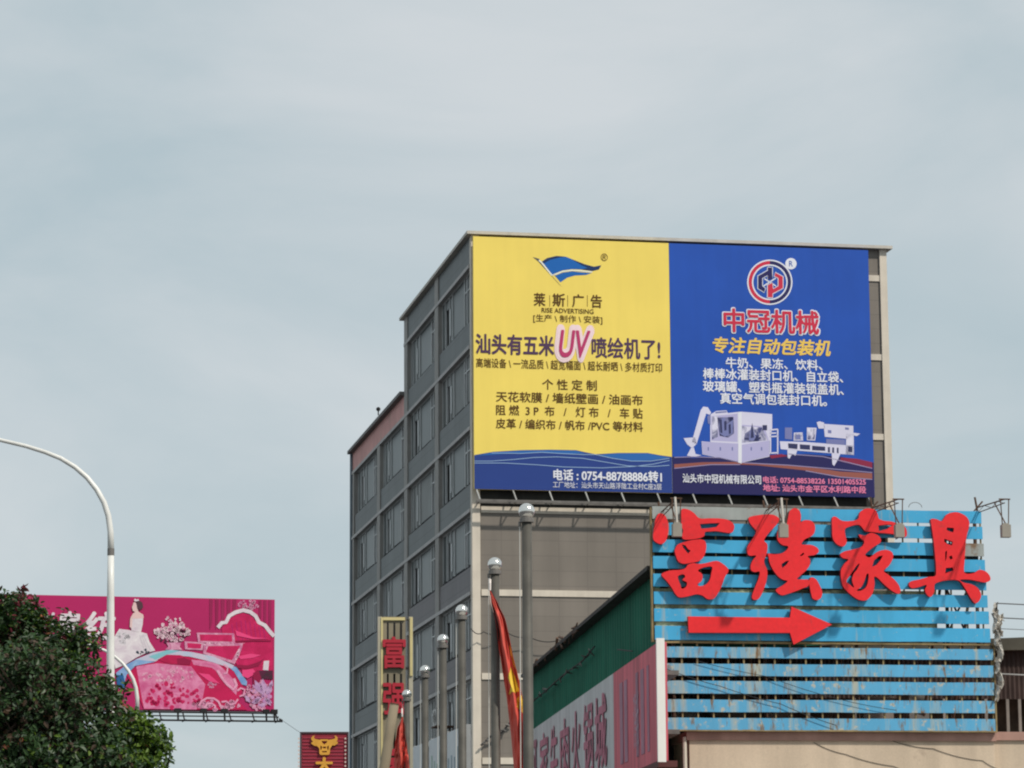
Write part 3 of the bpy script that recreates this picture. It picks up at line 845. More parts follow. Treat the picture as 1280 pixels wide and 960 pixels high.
# raking legs behind
m = MB()
for x in (845, 960, 1075, 1190, 1228):
    a = ax(x); m = MB()
    m.tube([FG.pt(a, z_roof, -0.3), FG.pt(a, zb2, -0.3)], 0.035, 6)
    m.tube([FG.pt(a, z_roof, -2.4), FG.pt(a, zy(680), -0.33)], 0.03, 6)
    m.build('strut', RUST, sign)
m = MB()
m.tube([FG.pt(ax(1185), zy(800), -0.36), FG.pt(ax(1236), zy(690), -0.36)], 0.02, 6)
m.tube([FG.pt(ax(1190), zy(725), -0.38), FG.pt(ax(1218), zy(795), -0.38)], 0.02, 6)
m.build('brace', RUST, sign)
# pale corrugated plastic sheet behind the gaps
cs = MB()
n_ = 160
a0, a1 = ax(820), ax(1172)
zz0, zz1 = zy(801.5), zy(735.0)
prev = None
for i in range(n_ + 1):
    a = a0 + (a1 - a0) * i / n_; d = -0.047 + 0.005 * math.sin(i * math.pi / 2)
    cur = (FG.pt(a, zz0, d), FG.pt(a, zz1, d))
    if prev: cs.quad(prev[0], cur[0], cur[1], prev[1])
    prev = cur
M_sheet = mat('pale_green_plastic', (0.40, 0.43, 0.27), 0.6, var=0.45, scale=3, streak=0.6, dirt=(0.07, 0.08, 0.05), dirt_amt=0.75, dirt_scale=2.2)
_t = M_sheet.node_tree
_tb = _t.nodes.new('ShaderNodeBsdfTranslucent'); _tb.inputs['Color'].default_value = (0.62, 0.66, 0.42, 1)
_ms = _t.nodes.new('ShaderNodeMixShader'); _ms.inputs[0].default_value = 0.35
_t.links.new(_t.nodes['Principled BSDF'].outputs[0], _ms.inputs[1]); _t.links.new(_tb.outputs[0], _ms.inputs[2]); _t.links.new(_ms.outputs[0], _t.nodes['Material Output'].inputs['Surface'])
cs.build('corrugated_sheet', M_sheet, sign)

# red letters and arrow
M_let = mat('red_letter_paint', (0.80, 0.022, 0.028), 0.42, var=0.09, scale=1.2, fine=0.05, fscale=14, dirt=(0.56, 0.035, 0.04), dirt_amt=0.15, dirt_scale=4)
M_lets = mat('dark_red_edge', (0.22, 0.018, 0.02), 0.5, var=0.15)
def letter(label, org, parts, group='red letters on the blue sign', name='sign_letter', D0=0.05, TH=0.10):
    T = lambda x, y: (org[0] + x / 6.4, org[1] + y / 6.4)
    xs = [T(*p)[0] for r in parts for p in r[0]]; ys = [T(*p)[1] for r in parts for p in r[0]]
    c = FG.off(D0).at(sum(xs) / len(xs), max(ys))
    t = thing(name, label, 'letter' if name == 'sign_letter' else 'arrow', c, group)
    fo = FG.off(D0 + TH)
    f_ = MB(); b_ = MB(); st = MB()
    for rings in parts:
        rr = [smooth_pts([fo.px(*T(*p)) for p in r], 4) if len(r) > 7 or k == 0 and name == 'sign_letter' else [fo.px(*T(*p)) for p in r] for k, r in enumerate(rings)]
        fill(f_, fo, rr, 0.0)
        fill(b_, fo, rr, -TH)
        for r in rr:
            n = len(r)
            for i in range(n):
                p, q = r[i], r[(i + 1) % n]
                b_.quad(fo.pt(p[0], p[1], 0), fo.pt(q[0], q[1], 0), fo.pt(q[0], q[1], -TH), fo.pt(p[0], p[1], -TH))
        # two studs fix each piece to the boards
        cx_ = sum(p[0] for p in rr[0]) / len(rr[0]); 
        for p in (rr[0][0], rr[0][len(rr[0]) // 2]):
            qa, qz = p[0] * 0.9 + cx_ * 0.1, p[1]
            st.tube([fo.pt(qa, qz, -TH - 0.14), fo.pt(qa, qz, -TH + 0.01)], 0.012, 5)
    f_.build('face', M_let, t)
    b_.build('return_edge', M_lets, t)
    st.build('stud', STEEL, t)
    return t
FU = [[[(150, 205), (190, 210), (215, 245), (228, 300), (225, 360), (208, 420), (175, 448), (140, 440), (110, 415), (105, 370), (115, 310), (125, 250)]],
      [[(335, 170), (385, 172), (432, 200), (478, 242), (560, 242), (655, 245), (715, 260), (752, 295), (750, 335), (730, 358), (690, 357), (610, 345), (560, 348), (522, 352), (512, 385), (470, 402), (400, 412), (345, 408), (338, 375), (345, 340), (332, 300), (330, 230)],
       [(480, 288), (560, 282), (640, 280), (610, 312), (540, 322), (490, 325)]],
      [[(300, 455), (345, 435), (400, 420), (470, 410), (515, 420), (530, 455), (525, 510), (505, 555), (470, 585), (400, 600), (350, 606), (310, 590), (290, 550), (278, 500)],
       [(335, 450), (365, 460), (385, 490), (405, 500), (385, 525), (365, 500), (345, 475)]],
      [[(172, 690), (240, 660), (320, 655), (365, 640), (385, 612), (430, 600), (460, 607), (520, 602), (610, 583), (660, 605), (700, 640), (707, 668), (680, 710), (655, 780), (625, 840), (590, 885), (540, 888), (500, 860), (450, 850), (390, 865), (320, 875), (285, 850), (255, 800), (215, 745)],
       [(305, 705), (345, 690), (362, 710), (340, 735), (375, 755), (368, 790), (335, 805), (322, 770), (310, 740)],
       [(465, 660), (510, 635), (575, 630), (570, 680), (560, 730), (530, 770), (480, 785), (460, 770), (495, 740), (498, 690)]]]
QI = [[[(105, 235), (160, 220), (230, 212), (300, 215), (345, 245), (330, 285), (290, 330), (250, 375), (225, 420), (250, 450), (250, 500), (240, 545), (225, 590), (250, 660), (248, 720), (230, 790), (200, 860), (175, 890), (140, 892), (128, 865), (150, 800), (178, 730), (190, 670), (150, 672), (120, 655), (120, 610), (140, 570), (160, 540), (105, 540), (88, 500), (95, 460), (125, 420), (155, 370), (160, 340), (125, 300), (105, 265)]],
      [[(430, 185), (470, 160), (505, 180), (520, 220), (518, 275), (545, 258), (595, 260), (628, 290), (632, 340), (610, 380), (555, 408), (532, 432), (530, 452), (600, 455), (650, 478), (662, 510), (630, 535), (575, 545), (592, 570), (590, 615), (560, 660), (515, 700), (490, 728), (545, 732), (580, 735), (580, 782), (540, 800), (480, 825), (420, 845), (370, 858), (335, 840), (320, 812), (375, 778), (412, 745), (380, 735), (340, 710), (300, 660), (270, 600), (262, 555), (255, 525), (310, 530), (370, 520), (410, 490), (415, 465), (370, 455), (335, 420), (330, 370), (345, 325), (400, 300), (415, 250)],
       [(365, 608), (400, 585), (425, 580), (405, 612), (370, 640)], [(512, 540), (540, 515), (546, 530), (520, 546)]],
      [[(600, 715), (640, 730), (670, 780), (690, 830), (682, 875), (652, 895), (615, 885), (602, 850), (592, 800), (584, 750)]]]
JIA = [[[(65, 240), (95, 230), (140, 260), (200, 265), (270, 250), (285, 200), (320, 170), (360, 163), (410, 175), (430, 210), (440, 245), (480, 262), (540, 268), (590, 285), (640, 300), (662, 340), (660, 385), (630, 395), (560, 370), (490, 362), (440, 358), (370, 350), (330, 345), (290, 300), (255, 295), (200, 310), (168, 330), (172, 380), (182, 430), (160, 465), (120, 460), (85, 430), (68, 390), (65, 320)],
        [(435, 300), (500, 292), (550, 295), (505, 328), (440, 345)]],
       [[(280, 372), (330, 380), (380, 358), (440, 385), (455, 430), (400, 470), (355, 505), (330, 535), (362, 555), (395, 535), (440, 505), (500, 495), (545, 515), (552, 560), (520, 620), (478, 662), (510, 690), (560, 730), (600, 780), (612, 830), (590, 845), (540, 820), (480, 770), (430, 720), (402, 712), (405, 770), (390, 840), (350, 890), (310, 900), (260, 885), (200, 840), (155, 790), (138, 730), (135, 660), (160, 610), (195, 572), (150, 560), (130, 530), (170, 505), (240, 490), (300, 470), (322, 430), (292, 400)],
        [(385, 630), (400, 580), (440, 545), (472, 540), (450, 580), (420, 615)],
        [(180, 745), (215, 690), (258, 625), (285, 605), (265, 650), (235, 690), (225, 740), (240, 795), (210, 775)],
        [(342, 690), (357, 690), (352, 750), (332, 798), (290, 822), (262, 818), (300, 790), (325, 740)]]]
JU = [[[(215, 250), (255, 248), (300, 265), (322, 240), (345, 210), (400, 193), (450, 200), (500, 230), (522, 270), (520, 310), (505, 370), (495, 430), (490, 500), (485, 580), (485, 678), (560, 680), (600, 655), (650, 665), (685, 700), (690, 738), (650, 755), (590, 745), (520, 732), (448, 735), (480, 757), (540, 770), (590, 800), (617, 850), (604, 900), (570, 922), (540, 890), (510, 840), (480, 790), (445, 745), (400, 735), (330, 740), (270, 755), (245, 775), (242, 830), (215, 870), (185, 855), (168, 815), (180, 775), (110, 795), (60, 800), (38, 770), (60, 745), (130, 730), (200, 710), (252, 700), (255, 620), (248, 540), (240, 450), (230, 370), (220, 300)],
       [(345, 315), (400, 320), (395, 355), (360, 345), (340, 335)], [(322, 405), (390, 430), (385, 460), (350, 450), (322, 430)],
       [(330, 510), (345, 500), (340, 560), (330, 590)], [(360, 550), (382, 538), (390, 565), (370, 572)], [(335, 640), (390, 635), (395, 660), (330, 682)]]]
letter('red brush-style character with roof stroke over a boxed field, leftmost on the slats', (800, 610), FU)
letter('red brush-style character with a hooked bow stroke at left, second on the slats', (920, 610), QI)
letter('red brush-style character with long splayed legs, third on the slats', (1030, 610), JIA)
letter('tall narrow red brush-style character standing on two feet, rightmost on the blue slats', (1130, 610), JU)
AR = [[[(x, y) for x, y in ((384, 1027), (1200, 1037), (1212, 948), (1536, 1092), (1229, 1253), (1200, 1159), (389, 1157))]]]
letter('long red arrow pointing right on the blue slats under the letters', (800, 610), AR, group=None, name='sign_arrow')

# floodlights on bent truss arms above the sign
M_lampbox = mat('grey_lamp_box', (0.30, 0.275, 0.235), 0.6, var=0.15)
def floodlight(label, bx, by, px0, py0, left=False):
    """arm from the sign's top edge at (px0,py0) out to a box lamp seen at (bx,by)"""
    base = FG.at(px0, py0, -0.05)
    fo = FG.off(1.2)
    tip_a, tip_z = fo.px(bx, by - 40)
    box = fo.at(bx, by)
    hang = Vector((box.x, box.y, fo.pt(tip_a, tip_z).z))
    t = thing('floodlight', label, 'floodlight', base, 'floodlights over the blue sign')
    m = MB()
    s_ = FG.u * 0.05
    dn = Vector((0, 0, -0.10))
    m.tube([base, hang], 0.013, 5)
    m.tube([base + dn, hang + dn * 0.7], 0.010, 5)
    for q in (-1, 1): m.tube([hang + s_ * q * 1.6, box + s_ * q * 1.2 + Vector((0, 0, 0.13))], 0.011, 5)
    for k in range(4):
        p0 = base.lerp(hang, k / 4); p1 = base.lerp(hang, (k + 1) / 4)
        m.tube([p0 if k % 2 else p0 + dn * 0.9, p1 + dn * 0.8 if k % 2 else p1], 0.006, 4)
    m.tube([base.lerp(hang, 0.62), box + Vector((0, 0, 0.15))], 0.013, 5)
    m.tube([hang - s_ * 2.2, hang + s_ * 2.2], 0.014, 5)
    m.build('arm', RUST, t)
    m = MB(); m.tube([base + Vector((0, 0, 0.2)) - FG.u * 0.05, base + Vector((0, 0, -0.12))], 0.02, 6); m.tube([base + Vector((0, 0, 0.12)) + FG.u * 0.1, base + Vector((0, 0, -0.1)) - FG.u * 0.1], 0.016, 6)
    m.build('clamp', RUST, t)
    if left:
        m = MB(); m.tube([hang + FG.n * 0.03 + Vector((0, 0, 0.02)) - FG.u * 0.03, box + FG.n * 0.03 + Vector((0, 0, 0.13))], 0.022, 6)
        m.build('conduit', mat('pale_conduit', (0.62, 0.58, 0.52), 0.5), t)
    m = MB()
    m.box(box, 0.17, 0.14, 0.235, YG); m.box(box + Vector((0, 0, 0.13)), 0.12, 0.1, 0.03, YG)
    m.build('lamp_housing', M_lampbox, t)
    m = MB(); m.box(box - FG.n * 0.074, 0.14, 0.006, 0.19, YG); m.build('lens', mat('lamp_glass', (0.35, 0.36, 0.36), 0.15, var=0.05), t)
floodlight('boxy floodlight on a pale conduit hanging over the first red character', 846, 663, 827, 640, True)
floodlight('boxy floodlight on a pale conduit hanging over the second red character', 979, 664, 958, 638, True)
floodlight('boxy floodlight on a bent truss arm beside the third red character', 1124, 664, 1092, 634)
floodlight('boxy floodlight at the far right end of the blue sign, hanging against the sky', 1257, 664, 1223, 634)
m = MB()
c = FG.at(1145, 634, -0.05)
pts = [c + FG.u * (0.13 * math.cos(a * math.pi / 12)) + Vector((0, 0, 0.10 * math.sin(a * math.pi / 12))) for a in range(13)]
m.tube(pts, 0.006, 5)
tag(m.build('wire_loop', STEEL), 'thin loop of wire on top of the blue sign between third and fourth floodlights', 'wire')

# brown lean-to behind the sign at right
FR = Frame(FG.pt(0, 0, -3.6), YG)
shed = thing('rooftop_shed', 'dark brown corrugated shed on the roof behind the right end of the blue sign', 'shed', FR.pt(FR.px(1240, 900)[0], z_roof, -1))
M_shed = mat('brown_corrugated', (0.05, 0.032, 0.028), 0.7, var=0.3, scale=2, streak=0.2)
a0, a1 = FR.px(845, 850)[0], FR.px(1420, 850)[0]
zs1 = FR.px(1254, 812)[1]; zs0 = FR.px(1254, 874)[1]
m = MB(); prev = None
for i in range(200):
    a = a0 + (a1 - a0) * i / 199; d = 0.03 * (i % 2)
    cur = (FR.pt(a, zs0, d), FR.pt(a, zs1 - 0.2 * max(0, (FR.px(1250, 850)[0] - a) / 6), d))
    if prev: m.quad(prev[0], cur[0], cur[1], prev[1])
    prev = cur
m.build('wall_panel', M_shed, shed)
m = MB()
ar = FR.px(1252, 808)[0]
for (d0, d1) in ((-3.0, 0.25),):
    m.hexa([FR.pt(a0, zs1 - 0.16, d0), FR.pt(a1, zs1 + 0.02, d0), FR.pt(a1, zs1 + 0.02, d1), FR.pt(a0, zs1 - 0.16, d1),
            FR.pt(a0, zs1 - 0.10, d0), FR.pt(a1, zs1 + 0.34, d0), FR.pt(a1, zs1 + 0.34, d1), FR.pt(a0, zs1 - 0.10, d1)])
m.build('roof', mat('green_grey_roofing', (0.07, 0.065, 0.05), 0.8, var=0.3), shed)
m = MB()
for x in (860, 900, 955, 1010, 1070, 1130, 1180, 1232, 1259, 1274, 1300, 1340):
    a = FR.px(x, 880)[0]; m = MB(); m.fbox(FR, a - 0.03, a + 0.03, z_roof, zs0, -0.02, 0.03)
    m.build('post', mat('grey_post', (0.2, 0.18, 0.16), 0.7, var=0.3), shed)
m = MB(); m.fbox(FR, a0, a1, z_roof, zs1 - 0.25, -3.0, -1.2); m.build('rear_wall', mat('rust_brown_store', (0.10, 0.08, 0.06), 0.9, var=0.6, scale=1.2), shed)
# clutter stacked along the shed, seen through the lower gaps
for k, (x, w_, h_, c_) in enumerate(((880, 0.5, 0.5, (0.22, 0.2, 0.17)), (935, 0.7, 0.9, (0.14, 0.12, 0.09)), (1000, 0.5, 0.7, (0.2, 0.14, 0.1)), (1120, 0.6, 0.8, (0.24, 0.2, 0.17)), (1170, 0.4, 1.0, (0.16, 0.15, 0.14)))):
    a = FG.px(x, 880)[0] * 1.05
    m = MB(); m.fbox(FG, a - w_ / 2, a + w_ / 2, z_roof + 0.003, z_roof + h_, -2.6, -2.1); m.fbox(FG, a - w_ / 2 - 0.02, a + w_ / 2 + 0.02, z_roof + h_, z_roof + h_ + 0.04, -2.62, -2.08)
    tag(m.build('storage_crate', mat('crate_%d' % k, c_, 0.9, var=0.3)), ('low grey-brown crate behind the left end of the lower blue slats', 'tall dark brown crate behind the lower blue slats, left of centre', 'reddish brown crate behind the middle of the lower blue slats', 'pale brown crate behind the lower blue slats, right of centre', 'tall grey crate behind the right end of the lower blue slats')[k], 'crate', 'crates behind the blue sign')

cable(FG, [(832, 836), (900, 858), (975, 880), (1045, 907)], 'thin black wire added as cable shadow over left half of the lower worn blue slats', d=0.03, r=0.007, sag=0.02)  # wires added in place of power-line shadows on the lower slats
cable(FG, [(870, 826), (960, 846), (1040, 872), (1120, 888)], 'thin black wire added as cable shadow over the middle of the lower worn blue slats', d=0.03, r=0.006, sag=0.02)
# torn plastic and wires at the sign's right edge
rag = MB()
M_rag = mat('torn_pale_plastic', (0.52, 0.49, 0.44), 0.6, var=0.35, scale=6, dirt=(0.2, 0.15, 0.1), dirt_amt=0.4, dirt_scale=5)
random.seed(5)
for (x, y, w, h) in ((1244, 762, 7, 18), (1247, 778, 10, 20), (1250, 788, 6, 16), (1246, 798, 8, 20), (1249, 815, 9, 26), (1246, 832, 7, 20), (1250, 850, 7, 22), (1246, 866, 6, 22), (1243, 780, 6, 26), (1252, 772, 5, 10)):
    nx_, nz_ = 5, 6
    c = FG.at(x, y, 0.02)
    sx, sz = w * 0.015, h * 0.015
    vs = []
    ph = random.uniform(0, 6)
    for j in range(nz_):
        for i in range(nx_):
            u, v = i / (nx_ - 1) - 0.5, j / (nz_ - 1) - 0.5
            q = c + FG.u * (u * sx * (1.1 - abs(v)) + 0.03 * math.sin(v * 5 + ph)) + Vector((0, 0, -v * sz)) + FG.n * (0.06 * math.sin(u * 6 + v * 4 + ph))
            vs.append(q + Vector((random.uniform(-1, 1), random.uniform(-1, 1), random.uniform(-1, 1))) * 0.02)
    rag.add(vs, [(j * nx_ + i, j * nx_ + i + 1, (j + 1) * nx_ + i + 1, (j + 1) * nx_ + i) for j in range(nz_ - 1) for i in range(nx_ - 1)])
t = thing('torn_sheeting', 'torn pale plastic sheeting snagged on the right edge of the blue sign', 'plastic sheeting', FG.at(1246, 870, 0))
rag.build('plastic_strip', M_rag, t)
m = MB()
for k in range(9):
    x, y = random.uniform(1240, 1250), random.uniform(755, 850)
    p = FG.at(x, y, 0.0)
    q = p + FG.u * random.uniform(-0.05, 0.22) + Vector((0, 0, random.uniform(-0.3, 0.1)))
    m.tube([p, p.lerp(q, 0.5) + Vector((0, 0, 0.05)), q], 0.008, 5)
m.build('loose_wire', M_cable, t)
FC = Frame(FG.pt(0, 0, -0.3), YG)
M_galv = mat('grey_cable', (0.12, 0.12, 0.125), 0.7)
for y, lab in ((756, 'topmost of the grey cables running right from the blue sign'), (774, 'second of the grey cables running right from the blue sign'), (787.5, 'third and thinnest of the grey cables running right from the blue sign'), (844, 'pale cable crossing the dark brown shed at right')):
    cable(FC, [(1243, y - 2), (1285, y), (1400, y + 2)], lab, d=0.0, r=0.012 if y != 787.5 else 0.007, group='cables right of the blue sign', m_=M_galv if y < 800 else M_ledge)

# ================================================================== green corrugated shed and its faded banner
YGR = R(5.6)
FGreen = Frame(at(818, 780, 61.5), u=Vector((-math.sin(YGR), math.cos(YGR), 0)), n=Vector((-math.cos(YGR), -math.sin(YGR), 0)))
gx = lambda x, y=850: FGreen.px(x, y)[0]
a_far = gx(664)
zg = FGreen.px(744, 776)[1]
zg0, zg1 = FGreen.px(820, 716)[1], FGreen.px(667, 843)[1]
green = thing('green_shed', 'dark green corrugated metal building behind the pink and white banner', 'building', FGreen.pt(a_far / 2, 0, -3))
M_green = mat('green_sheet', (0.026, 0.15, 0.098), 0.75, spec=0.08, var=0.14, scale=0.7, streak=0.2, fine=0.05)
m = MB(); prev = None
a_near = -0.8
N = 240
for i in range(N + 1):
    f = i / N; a = a_near + (a_far - a_near) * f; d = (0.0, 0.0, -0.03, -0.03)[i % 4]
    zt_g = zg0 + (zg1 - zg0) * (a / a_far)
    cur = (FGreen.pt(a, 0, d), FGreen.pt(a, zt_g, d))
    if prev: m.quad(prev[0], cur[0], cur[1], prev[1])
    prev = cur
m.build('wall', M_green, green)
m = MB()
m.fbox(FGreen, 6.5, a_far, 0, zg1 - 0.5, -4.5, -0.1)
m.build('rear_wall', M_green, green)
m = MB()
def zg_at(a): return zg0 + (zg1 - zg0) * (a / a_far)
m.hexa([FGreen.pt(a_near, zg_at(a_near), 0.24), FGreen.pt(a_far + 0.4, zg_at(a_far), 0.24), FGreen.pt(a_far + 0.4, zg_at(a_far), -4.6), FGreen.pt(a_near, zg_at(a_near), -4.6),
        FGreen.pt(a_near, zg_at(a_near) + 0.08, 0.24), FGreen.pt(a_far + 0.4, zg_at(a_far) + 0.08, 0.24), FGreen.pt(a_far + 0.4, zg_at(a_far) + 0.08, -4.6), FGreen.pt(a_near, zg_at(a_near) + 0.08, -4.6)])
m.build('roof', mat('dark_roof_edge', (0.045, 0.04, 0.036), 0.8, var=0.4, scale=3), green)
# debris along the eaves
m = MB()
random.seed(11)
for k in range(26):
    a = random.uniform(gx(735), gx(672)); p = FGreen.pt(a, zg_at(a) + random.uniform(-0.03, 0.09), 0.22)
    m.tube([p, p + FGreen.u * random.uniform(-0.7, 0.7) + Vector((0, 0, random.uniform(-0.14, 0.16)))], random.uniform(0.012, 0.04), 5)
m.build('eaves_litter', RUST, green)

FBn = FGreen.off(0.4)
ban = thing('banner', 'faded pink and white restaurant banner board on the green wall', 'banner', FBn.pt(FBn.px(745, 900)[0], FBn.px(820, 950)[1], 0))
zbt = FBn.px(744, 857.5)[1]
zbb = FBn.px(826, 950.5)[1]
bx0, bx1, bxm = FBn.px(824, 870)[0], FBn.px(660, 930)[0], FBn.px(767, 880)[0]
M_bw = mat('faded_white_vinyl', (0.56, 0.57, 0.57), 0.6, var=0.08, scale=0.6, streak=0.18)
M_bp = mat('faded_pink_vinyl', (0.66, 0.125, 0.165), 0.6, var=0.12, scale=0.5, streak=0.35)
m = MB(); m.fbox(FBn, bxm, bx1, zbb, zbt, -0.15, 0.0); m.build('white_panel', M_bw, ban)
m = MB(); m.fbox(FBn, bx0, bxm - 0.003, zbb, zbt, -0.15, 0.0); m.build('pink_panel', M_bp, ban)
M_bt = mat('faded_red_letters', (0.50, 0.15, 0.22), 0.6, var=0.25, scale=1.5, streak=0.4)
T6 = lambda x, y: (640 + x * 0.18745, 780 + y * 0.18745)
def side_text(s, x0, x1, ztop, zbot, mt, bold, name='banner_text'):
    a0, a1 = FBn.px(*T6(x0, 600))[0], FBn.px(*T6(x1, 600))[0]
    vs, fs = text_geo(s, bold)
    m = MB(); m.add([FBn.pt(a0 + (a1 - a0) * v[0], zbot + (ztop - zbot) * v[1], 0.02 + v[3]) for v in vs], fs)
    return m.build(name, mt, ban)
hh = zbt - zbb
# seen from the street the banner reads left (far) to right (near)
for ch, x0, x1 in (('阿', 118, 168), ('家', 188, 246), ('牛', 258, 306), ('肉', 324, 384), ('火', 398, 462), ('锅', 480, 545), ('城', 556, 636)):
    side_text(ch, x0, x1, zbt - 0.12 * hh, zbb + 0.16 * hh, M_bt, 0.02)
M_gh = mat('ghost_letters', (0.42, 0.2, 0.28), 0.6, var=0.2, streak=0.4)
m = MB()
for (x0, x1) in ((722, 742), (752, 772), (830, 846), (862, 884), (905, 918)):
    a0, a1 = FBn.px(*T6(x0, 600))[0], FBn.px(*T6(x1, 600))[0]
    m = MB(); m.fbox(FBn, min(a0, a1), max(a0, a1), zbb + 0.12 * hh, zbt - 0.14 * hh, 0.001, 0.012)
    m.build('faded_stripe', M_gh, ban)
side_text('订餐电话', 815, 850, zbt - 0.3 * hh, zbb + 0.2 * hh, mat('ghost_lilac', (0.45, 0.33, 0.42), 0.6), 0.0)
m = MB()
a0 = FBn.px(825, 880)[0]
pA, pB = FBn.at(825, 803), FBn.at(826, 952)
m.box((pA.x, pA.y - 0.06, (zbt + zbb) / 2), 0.15, 0.06, zbt - zbb + 0.08, 0.15)
m.build('end_post', mat('white_end_post', (0.78, 0.76, 0.72), 0.5, var=0.05, streak=0.05), ban)
m = MB()
m.fbox(FBn, bx0 - 0.1, bx1, zbb - 0.12, zbb - 0.005, -0.3, 0.05)
m.build('bottom_rail', mat('red_brown_rail', (0.10, 0.03, 0.028), 0.7, var=0.2), ban)
for zf in (0.25, 0.75):
    m = MB(); m.fbox(FBn, bx0 + 0.2, bx1, zbb + hh * zf - 0.04, zbb + hh * zf + 0.04, -0.398, -0.152); m.build('batten', STEEL, ban)
# dark recess of the green building's street front beneath the sign
FD = Frame(FG.pt(0, 0, -1.7), YG)
m = MB(); m.fbox(FD, FD.px(829, 930)[0], FD.px(880, 930)[0], 0, FD.px(850, 905)[1], -0.3, 0.0)
m.build('front_wall', DARK, green)
# cable with ties running up the green wall
cable(FGreen, [(668, 880), (690, 862), (712, 842), (735, 826), (750, 808)], 'frayed cable with ties running up the green corrugated wall', d=0.12, r=0.018, clips=True)
cable(FGreen, [(784, 812), (803, 814)], 'short dark wire stub sticking out of the green wall near the sign', d=0.2, r=0.014)
FW = FB.off(0.3)
cable(FW, [(601, 932), (614, 920), (628, 915), (642, 898)], 'frayed dark cable on the grey front wall behind the flag', d=0.0, r=0.04, clips=True)
cable(FW, [(588, 786), (604, 790), (628, 787), (660, 796), (700, 800)], 'thin wires strung across the grey front wall near the cream pilaster', d=0.1, r=0.02, sag=0.15)

# ================================================================== flagpoles
M_pole = mat('dull_stainless', (0.105, 0.10, 0.088), 0.62, 0.2, spec=0.28, var=0.25, scale=2.5, streak=0.25)
M_ball = mat('polished_ball', (0.78, 0.76, 0.72), 0.16, 0.9, var=0.04)
poles = [(658.3, 639, 45.0), (618.5, 705.5, 51.3), (577.2, 763.5, 57.6), (553.8, 800, 63.0), (531.4, 838, 69.6), (508.6, 868, 75.8)]
def flagpole():
    t = thing('flagpole', '', 'flagpole', (0, 0, 0), 'row of steel flagpoles')
    H = 7.96
    m = MB(); m.tube([(0, 0, 0), (0, 0, 3.0), (0, 0, H - 0.1)], [0.088, 0.078, 0.07], 16); m.build('shaft', M_pole, t, True)
    m = MB(); m.tube([(0, 0, H - 0.1), (0, 0, H - 0.04), (0, 0, H - 0.02)], [0.1, 0.1, 0.05], 14); m.tube([(-0.1, 0, H - 0.09), (-0.1, 0, H - 0.16)], 0.02, 6); m.build('truck', STEEL, t)
    m = MB(); m.ball((0, 0, H + 0.06), 0.115, 20, 12); m.build('finial_ball', M_ball, t, True)
    m = MB(); m.tube([(0, 0, 0), (0, 0, 0.05), (0, 0, 0.06)], [0.24, 0.24, 0.1], 14); m.build('base_plate', STEEL, t)
    m = MB(); m.tube([(-0.1, -0.01, H - 0.15), (-0.11, -0.02, 4.0), (-0.1, -0.01, 1.2)], 0.006, 4); m.build('halyard', WHITE_PAINT, t)
    return t
FPL = ['tallest-looking steel flagpole with ball top, nearest of the row, in front of the grey wall', 'steel flagpole flying the long red flag with yellow stars', 'ball-topped flagpole against the side wall just left of the cream pilaster',
       'ball-topped flagpole third from the far left end of its row', 'ball-topped flagpole second from the far left end, right of the tower sign', 'shortest-looking ball-topped flagpole in front of the tower sign']
fp = flagpole()
for i, (px, py, Y) in enumerate(poles):
    p = at(px, py, Y)
    if i == 0: t = fp
    else:
        t = fp.copy(); COL.objects.link(t)
        for ch in fp.children:
            if ch.parent is fp:
                c = ch.copy(); COL.objects.link(c); c.parent = t
    t.location = (p.x, p.y, p.z - 8.02)
    t['label'] = FPL[i]
